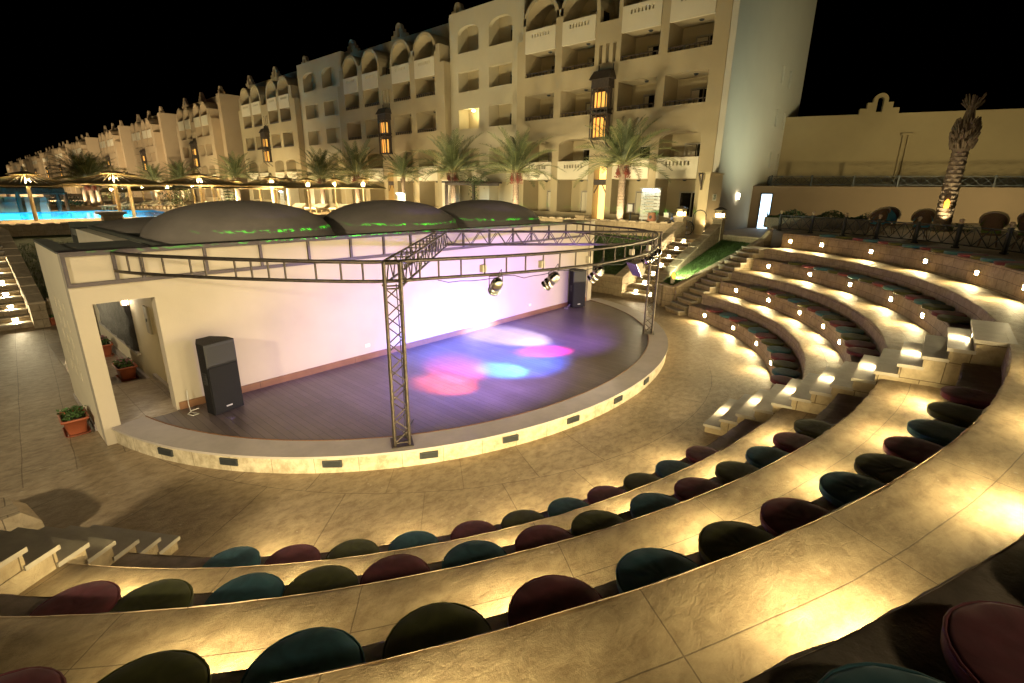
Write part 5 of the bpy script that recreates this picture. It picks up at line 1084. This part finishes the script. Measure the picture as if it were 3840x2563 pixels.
# ------------------------------------------------------------------ direction signs
def sign(x, y, zb, label, lines, w=1.02, rz=0, lit=True, grp='slatted direction signs'):
    t = thing('direction_sign', label, 'sign', (x, y, zb), grp); n = len(lines); hgt = .128; gap = .034; H = n*(hgt+gap)
    for s in (-1,1): m = MB(); m.box(x+.02,x+.06,y+s*w*.38-.03,y+s*w*.38+.03,zb-.7,zb+H+.05); m.build('post', M['signw'], t)
    for i, ln in enumerate(lines):
        z = zb+H-(i+1)*(hgt+gap)+gap; m = MB(); m.box(x-.012,x+.018,y-w/2,y+w/2,z,z+hgt); sl = m.build('slat', M['signw'], t)
        if ln: o = textmesh(ln, .088, M['ink'], 'lettering', t, basis((0,-1,0),(0,0,1),(-1,0,0),(-.016,0,z+hgt/2-zb))); o.parent = sl; 
    m = MB(); m.hexa([(x-.16,y-w/2-.03,zb+H+.02),(x+.06,y-w/2-.03,zb+H+.02),(x+.06,y+w/2+.03,zb+H+.02),(x-.16,y+w/2+.03,zb+H+.02)], [(x-.14,y-w/2,zb+H+.1),(x+.06,y-w/2,zb+H+.1),(x+.06,y+w/2,zb+H+.1),(x-.14,y+w/2,zb+H+.1)]); m.build('hood', M['signw'], t)
    if lit: m = MB(); m.box(x-.12,x-.09,y-w*.4,y+w*.4,zb+H+.0,zb+H+.018); m.build('tube_lamp', M['coolbulb'], t)
    return t
sign(15.5, 1.95, 2.62, 'white slatted direction sign lit from its hood, in front of the hotel gate', ['', 'Building No. (17)', 'Building No. (11,12,13)', 'Restaurant', 'Building No. (14,15,16)', 'Kids Corner', 'Building No.', 'Beach', ''])
for px, dep, lab in (((1505,727),33,'lit slatted sign behind the second dome, before the young palm'),((1058,740),50,'narrow lit slatted sign between umbrella poles above the dome gap'),((570,730),58,'far lit slatted sign beside a slender palm'),((462,735),60,'wide lit slatted board behind the large pool umbrella')):
    P = atd(px, dep); sign(P.x, P.y, 2.4, lab, ['']*8, .9 if 'wide' not in lab else 2., lit=True)
bn_ = thing('litter_pot', 'terracotta pot with a round black hole, on the wall before the sign', 'pot', (15.0,1.42,2.6)); P = onx((2444,812), 15.0)
m = MB(); m.lathe([(.22,2.62),(.20,2.7),(.17,2.98),(.19,3.0),(.16,3.02)], 16, (15.0,P.y,0)); m.build('pot', M['bin'], bn_); m = MB(); m.lathe([(.075,0),(.075,.03)], 14, (14.79,P.y-.03,2.8), False, (-1,-.25,.1)); m.build('opening', M['rubber'], bn_)
# ------------------------------------------------------------------ bicycle, hoop, small board
bk = thing('bicycle', 'blue bicycle parked behind the left gate pillar', 'bicycle', (15.6,.5,GZ)); wy = (.98,.02)
for y in wy:
    m = MB(); c = Vector((15.7,y,GZ+.34)); m.tube([c+Vector((0,.33*cos(2*pi*k/28),.33*sin(2*pi*k/28))) for k in range(29)], .022, 6, False); w = m.build('wheel', M['rubber'], bk)
    m = MB()
    for k in range(12): m.tube([c, c+Vector((0,.31*cos(2*pi*k/12),.31*sin(2*pi*k/12)))], .004, 4, False)
    m.tube([c-Vector((.04,0,0)), c+Vector((.04,0,0))], .025, 8); s = m.build('spokes', M['badge'], bk); s.parent = w
m = MB(); A_, B_ = Vector((15.7,wy[0],GZ+.34)), Vector((15.7,wy[1],GZ+.34)); bb = Vector((15.7,.46,GZ+.32)); st = Vector((15.7,.32,GZ+.82)); hd = Vector((15.7,.86,GZ+.78))
for a, b2 in ((A_,hd),(hd,bb),(hd,st),(bb,st),(bb,B_),(st,B_)): m.tube([a,b2], .02, 7)
m.tube([hd, hd+Vector((0,-.03,.2))], .016, 6); m.build('frame', M['bike'], bk)
m = MB(); m.tube([hd+Vector((-.26,-.1,.2)), hd+Vector((-.1,-.02,.2)), hd+Vector((.1,-.02,.2)), hd+Vector((.26,-.1,.2))], .014, 6); m.build('handlebar', M['iron'], bk)
m = MB(); m.hexa([(15.62,.16,GZ+.84),(15.78,.16,GZ+.84),(15.73,.42,GZ+.84),(15.67,.42,GZ+.84)], [(15.63,.17,GZ+.89),(15.77,.17,GZ+.89),(15.73,.42,GZ+.88),(15.67,.42,GZ+.88)]); m.build('saddle', M['rubber'], bk)
m = MB(); m.box(15.56,15.84,.95,1.2,GZ+.8,GZ+1.02); m.build('basket', M['signw'], bk)
m = MB(); c = Vector((15.9,-.55,GZ)); m.tube([c+Vector((0,.42,0)), c+Vector((0,.40,.9))]+[c+Vector((0,.40-.62*(1-cos(pi*k/10))/2*1., .9+.28*sin(pi*k/10)))for k in range(1,10)]+[c+Vector((0,-.22,.75)), c+Vector((0,-.3,.0))], .02, 6); tag(m.build('hoop_stand', M['iron']), 'dark bent iron hoop stand between the two gate pillars', 'stand')
ib = thing('notice_board', 'dark board with a white notice, between the big palm and the sign', 'notice board', (15.6,3.0,GZ)); P = onx((2363,785), 15.6)
m = MB(); m.box(15.6,15.65,P.y-.2,P.y+.2,2.95,3.42); m.build('board', M['darkwood'], ib); m = MB(); m.box(15.585,15.599,P.y-.12,P.y+.12,3.0,3.36); m.build('notice', M['signw'], ib); m = MB(); m.bar((15.66,P.y,GZ),(15.66,P.y,3.0),.05,.05); m.build('post', M['iron'], ib)
# pergola with creeper and lit bay, lit wall piers, bushes
pg = thing('pergola', 'dark timber pergola with creeper over a bright bay beside the third palm', 'pergola', (16.4,15,GZ)); P0 = onx((1710,692), 16.6); P1 = onx((1820,692), 16.6)
m = MB(); 
for x in (15.6,17.9): m.bar((x,P0.y,P0.z),(x,P1.y,P1.z),.1,.16)
n = 12
for k in range(n+1): y = P0.y+(P1.y-P0.y)*k/n; m.bar((15.3,y,P0.z+.13),(18.2,y,P0.z+.13),.06,.12)
m.build('beams', M['darkwood'], pg)
for y in (P0.y-.1, P1.y+.1):
    m = MB(); m.box(15.52,15.68,y-.08,y+.08,GZ,P0.z-.08); m.build('post', M['darkwood'], pg)
m = MB(); rr = random.Random(6)
for k in range(700): 
    f = rr.random(); p = Vector((15.6+rr.gauss(0,.14), P1.y+.05+rr.gauss(0,.14), GZ+.1+(P0.z-GZ)*rr.random())) if f < .5 else Vector((15.7+rr.gauss(0,.3), P1.y+.1+rr.gauss(0,.4), P0.z+.2+rr.gauss(0,.14))); s = rr.uniform(.04,.08); dd = Vector((rr.gauss(0,1),rr.gauss(0,1),rr.gauss(0,1))).normalized(); e = dd.cross(Vector((rr.gauss(0,1),rr.gauss(0,1),rr.gauss(0,1)))).normalized(); m.face([p-dd*s, p+e*s*.5, p+dd*s, p-e*s*.5])
m.build('creeper_leaves', M['shrub'], pg)
PIER = []
for px, lab in (((1676,735),'pale wall pier lit pink from below, beside the third palm'),((1175,735),'pale wall pier lit from below behind the umbrella row'),((1085,736),'glowing wall pier just above the large left dome'),((838,738),'pink lit wall pier left of a small dark tree')):
    P = onx(px, 17.4); t = thing('wall_pier', lab, 'wall pier', (17.6,P.y,GZ), 'uplit wall piers before the hotel'); m = MB(); m.box(17.3,18.28,P.y-.42,P.y+.42,GZ-.01,4.7); m.build('pier', M['parapet'], t); m = MB(); m.box(17.26,18.28,P.y-.46,P.y+.46,4.7,4.78); m.build('cap', M['hotelin'], t); PIER.append(P.y)
def bush(loc, r, h, label, seed, n=900):
    rr = random.Random(seed); t = thing('bush', label, 'bush', loc, None); m = MB(); c = Vector(loc); cl = [Vector((rr.gauss(0,r*.45), rr.gauss(0,r*.45), h*(.25+.6*rr.random()))) for k in range(9)]
    for k in range(n):
        q = rr.choice(cl); p = c+q+Vector((rr.gauss(0,r*.22), rr.gauss(0,r*.22), rr.gauss(0,h*.13))); s = rr.uniform(.05,.11); dd = Vector((rr.gauss(0,1),rr.gauss(0,1),rr.gauss(0,.7))).normalized(); e = dd.cross(Vector((rr.gauss(0,1),rr.gauss(0,1),rr.gauss(0,1)))).normalized(); m.face([p-dd*s, p+e*s*.45, p+dd*s, p-e*s*.45])
    m.build('leaves', M['shrub'], t); s = MB()
    for q in cl[:5]: s.tube([c, c+q*.5, c+q], [.05,.035,.015], 5)
    s.build('stems', M['trunk'], t)
P = atd((662,735), 46); bush((P.x,P.y,GZ), 1.1, 2.4, 'dark rounded bush behind the loungers, left of the middle umbrella', 1)
P = atd((240,770), 46); bush((P.x,P.y,GZ), .9, 1.4, 'green rounded bush at the right end of the thatched bar', 2, 600)
P = atd((432,740), 57); bush((P.x,P.y,GZ), 1.6, 2.6, 'green bush behind the large pool umbrella', 3, 700)
fr_ = thing('small_conifer', 'small dark tiered conifer before the pink lit pier', 'tree', (0,0,GZ)); P = atd((858,745), 43); fr_.location = (P.x,P.y,GZ); m = MB(); m.tube([(P.x,P.y,GZ),(P.x,P.y,4.1)], [.06,.02], 6); m.build('trunk', M['trunk'], fr_); m = MB(); rr = random.Random(5)
for lv in range(6):
    z = 2.7+lv*.25; R_ = 1.0*(1-lv/7)
    for k in range(9):
        a = k*.7+lv; 
        for q in range(12): 
            f = q/11; p = Vector((P.x+R_*f*cos(a), P.y+R_*f*sin(a), z-.12*f+rr.gauss(0,.02))); m.face([p, p+Vector((rr.gauss(0,.1),rr.gauss(0,.1),.05)), p+Vector((rr.gauss(0,.1),rr.gauss(0,.1),-.03))])
m.build('foliage', M['shrub'], fr_)
# ------------------------------------------------------------------ lamps and light
def light(kind, loc, power, color, aim=None, size=.1, angle=60, blend=.5, name='lamp'):
    d = bpy.data.lights.new(name, kind); d.energy = power; d.color = color
    if kind == 'SPOT': d.spot_size = rad(angle); d.spot_blend = blend; d.shadow_soft_size = size
    elif kind == 'POINT': d.shadow_soft_size = size
    elif kind == 'AREA': d.shape = 'SQUARE'; d.size = size; d.spread = rad(angle)
    o = bpy.data.objects.new(name, d); COL.objects.link(o); o.location = loc
    if aim is not None: o.rotation_euler = (Vector(aim)-Vector(loc)).to_track_quat('-Z', 'Y').to_euler()
    return o
WARM = (1.,.72,.38); WARM2 = (1.,.80,.52)
# stage spots: red/pink, pink, cyan-white, white, magenta
cols = [((1.,.10,.30), 4300, 27), ((1.,.12,.06), 4800, 23), ((.10,.62,1.), 6500, 21), ((.85,.8,1.), 9000, 26), ((1.,.01,.5), 8000, 18)]
for (p, aim, d), (c, e, an) in zip(SPOTS, cols): light('SPOT', p, e, c, aim, .06, an, .75, 'stage_spot')
for (p, aim, d), (c, e, an) in zip(SPOTS[1:4], [((.34,.22,1.), 1500, 118), ((.02,.12,1.), 11000, 64), ((.28,.13,1.), 1900, 96)]): light('SPOT', p, e, c, Vector(aim)+Vector((.8,1.,0)) if an != 92 else (1.6,-4.2,0), .06, an, 1., 'stage_wash')
p, d = FLOOD; light('SPOT', p, 170, (1.,.86,.74), p+d, .12, 110, .8, 'flood')
# laser scribble on the roof edge
l = light('SPOT', (-.4,-5.12,3.0), 1500, (.05,1.,.02), (-.4,3,3.0), .004, 150, .1, 'laser'); l.data.use_nodes = True; nt = l.data.node_tree; em = nt.nodes['Emission']; tc = nt.nodes.new('ShaderNodeTexCoord'); wv = N(nt, 'ShaderNodeTexNoise', Scale=20., Detail=2., Distortion=2.); nt.links.new(tc.outputs['Normal'], wv.inputs['Vector'])
ab = N(nt, 'ShaderNodeMath', operation='SUBTRACT'); ab.inputs[1].default_value = .5; nt.links.new(wv.outputs[0], ab.inputs[0]); a2 = N(nt, 'ShaderNodeMath', operation='ABSOLUTE'); nt.links.new(ab.outputs[0], a2.inputs[0]); lt_ = N(nt, 'ShaderNodeMath', operation='LESS_THAN'); lt_.inputs[1].default_value = .03
nt.links.new(a2.outputs[0], lt_.inputs[0]); mm = N(nt, 'ShaderNodeMath', operation='MULTIPLY'); mm.inputs[1].default_value = 6.
sx = N(nt, 'ShaderNodeSeparateXYZ'); nt.links.new(tc.outputs['Normal'], sx.inputs[0]); cp_ = N(nt, 'ShaderNodeMath', operation='COMPARE'); cp_.inputs[1].default_value = .0; cp_.inputs[2].default_value = .006; nt.links.new(sx.outputs['Y'], cp_.inputs[0]); ml = N(nt, 'ShaderNodeMath', operation='MULTIPLY'); nt.links.new(lt_.outputs[0], ml.inputs[0]); nt.links.new(cp_.outputs[0], ml.inputs[1]); nt.links.new(ml.outputs[0], mm.inputs[0]); nt.links.new(mm.outputs[0], em.inputs['Strength'])
# passage lamp, bollard, gate, palms
light('POINT', (-6.10,2.40,1.80), 9, (1.,.86,.66), size=.05, name='passage_lamp_light')
light('SPOT', (9.2,-2.5,1.16), 330, (.95,1.,.62), (10.8,-2.85,.9), .04, 125, .6, 'bollard_lamp_light')
light('SPOT', GL, 26, (1.,.88,.8), GL+Vector((0,.12,1)), .03, 40, .6, 'gable_lamp_up'); light('SPOT', GL, 26, (1.,.88,.8), GL+Vector((0,.12,-1)), .03, 44, .6, 'gable_lamp_down')
for x, y, zb, H, on in PALMS:
    a = Vector((x-.85, y-.55, zb+.1)); light('SPOT', a, 700, WARM2, (x-.05,y,zb+H*.62), .03, 75, .8, 'palm_uplight')
dv = (CAM-TPX); dv.z = 0; dv.normalize(); a = TPX+dv*.75+Vector((.1,-.1,.1)); light('SPOT', a, 260, (1.,.84,.5), TPX+Vector((0,0,2.)), .02, 60, .8, 'palm_uplight')
for y in PIER: light('SPOT', (16.9,y,GZ+.1), 60, (1.,.66,.5), (17.4,y,4.2), .04, 70, .8, 'pier_uplight')
gs = thing('ground_spot', 'small glaring ground spotlight at the foot of the porch pier', 'garden light', (16.35,-.62,GZ)); m = MB(); m.lathe([(.06,.0),(.07,.12),(.05,.16)], 12, (16.35,-.62,GZ)); m.build('housing', M['iron'], gs); m = MB(); m.lathe([(.05,.0),(.05,.02),(.001,.05)], 12, (16.35,-.62,GZ+.17)); m.build('glass', M['gatebulb'], gs)
light('SPOT', (16.35,-.62,GZ+.28), 75, WARM, (16.9,-.4,4.), .05, 110, .8, 'porch_uplight'); light('SPOT', (17.6,-1.3,GZ+.15), 60, WARM, (17.5,-.46,3.6), .05, 90, .8, 'porch_uplight')
# unseen hotel floods inferred from the lit facade
for y in (1.5,7,13,19,24): light('SPOT', (10.6,y,2.5), 1600, (1.,.82,.46), (18.6,y+1.5,8.6), .35, 125, .9, 'facade_flood')
for y in (33,41,50,60,70): light('SPOT', (9.,y-2,GZ+.5), 3600, (1.,.82,.46), (18.6,y+2,8.6), .35, 125, .9, 'facade_flood')
for y in (92,120,150,190,240,310,380): light('SPOT', (2,y-8,GZ+.4), 20000, (1.,.78,.46), (19,y+6,8.), .5, 120, .9, 'facade_flood')
light('SPOT', (31.5,-4.2,4.8), 26000, (.55,1.,.86), (28.2,-.2,7.5), .25, 110, .8, 'cyan_flood'); light('SPOT', (19.5,-5.5,TZ+.8), 1100, (.93,1.,.72), (22,-.2,9.5), .3, 95, .9, 'gable_flood')
light('SPOT', (19.5,-14,TZ+.3), 2600, (1.,.82,.42), (29,-7,5.8), .3, 110, .9, 'terrace_flood'); light('POINT', (15.5,-8.6,TZ+2.4), 30, (1.,.8,.5), size=.2, name='terrace_lamp')
light('SPOT', (17.6,.3,4.2), 22, (.6,.85,1.), (15.5,.2,GZ), .1, 110, .8, 'porch_cool')
Pq = (P0.y+P1.y)/2; light('AREA', (16.9,Pq,P0.z-.1), 60, (.72,.92,1.), (17.2,Pq,GZ), .6, 160, name='pergola_lamp')
light('POINT', (19.35,LIT.y,9.3), 24, (1.,.82,.4), size=.08, name='room_lamp_light')
pz = light('AREA', (-17,31.6,GZ-.5), 5200, (.30,.86,1.), (-17,43,GZ-1.35), 1., 16, name='pool_lamp'); pz.data.shape = 'RECTANGLE'; pz.data.size = 42; pz.data.size_y = .25
light('SPOT', (-17,-9,6.5), 4600, (1.,.84,.56), (-7,1.,.6), .3, 70, .9, 'side_flood'); light('SPOT', (-4,-20,8.5), 1500, (1.,.82,.52), (1,-4,.5), .6, 95, .9, 'tier_fill')  # the second spot is an added fill to lift tiers and plaza
light('SPOT', (-1,-20,9.5), 2600, (1.,.86,.62), (0,7,2.5), .5, 46, .9, 'garden_fill')  # added fill from behind the camera, brightens domes, roof and palms
for x in (-14,-7,-3): light('POINT', (x,45.9,3.1), 120, (1.,.7,.45), size=.1, name='bar_lamp')
# ------------------------------------------------------------------ night sky, camera
w = bpy.data.worlds.new('World'); S.world = w; w.use_nodes = True; nt = w.node_tree; bg = nt.nodes['Background']; sky = N(nt, 'ShaderNodeTexSky', sky_type='NISHITA', sun_disc=False); sky.sun_elevation = rad(-6); sky.sun_rotation = rad(200); nt.links.new(sky.outputs[0], bg.inputs[0]); bg.inputs[1].default_value = .05
cd = bpy.data.cameras.new('camera'); cam = bpy.data.objects.new('camera', cd); COL.objects.link(cam); cd.sensor_width = 36; cd.lens = FPX/3840*36; cd.clip_start = .05; cd.clip_end = 2000
cam.matrix_world = Matrix(((RT.x,UP.x,-FW.x,CAM.x),(RT.y,UP.y,-FW.y,CAM.y),(RT.z,UP.z,-FW.z,CAM.z),(0,0,0,1))); S.camera = cam
S.view_settings.view_transform = 'Standard'; S.view_settings.look = 'None'; S.view_settings.exposure = .28; S.view_settings.gamma = 1
S.render.engine = 'CYCLES'; cy = S.cycles; cy.use_denoising = True; cy.denoiser = 'OPENIMAGEDENOISE'; cy.max_bounces = 7; cy.diffuse_bounces = 4; cy.glossy_bounces = 3; cy.transparent_max_bounces = 8; cy.use_light_tree = True; cy.sample_clamp_indirect = 6.; cy.caustics_reflective = False; cy.caustics_refractive = False
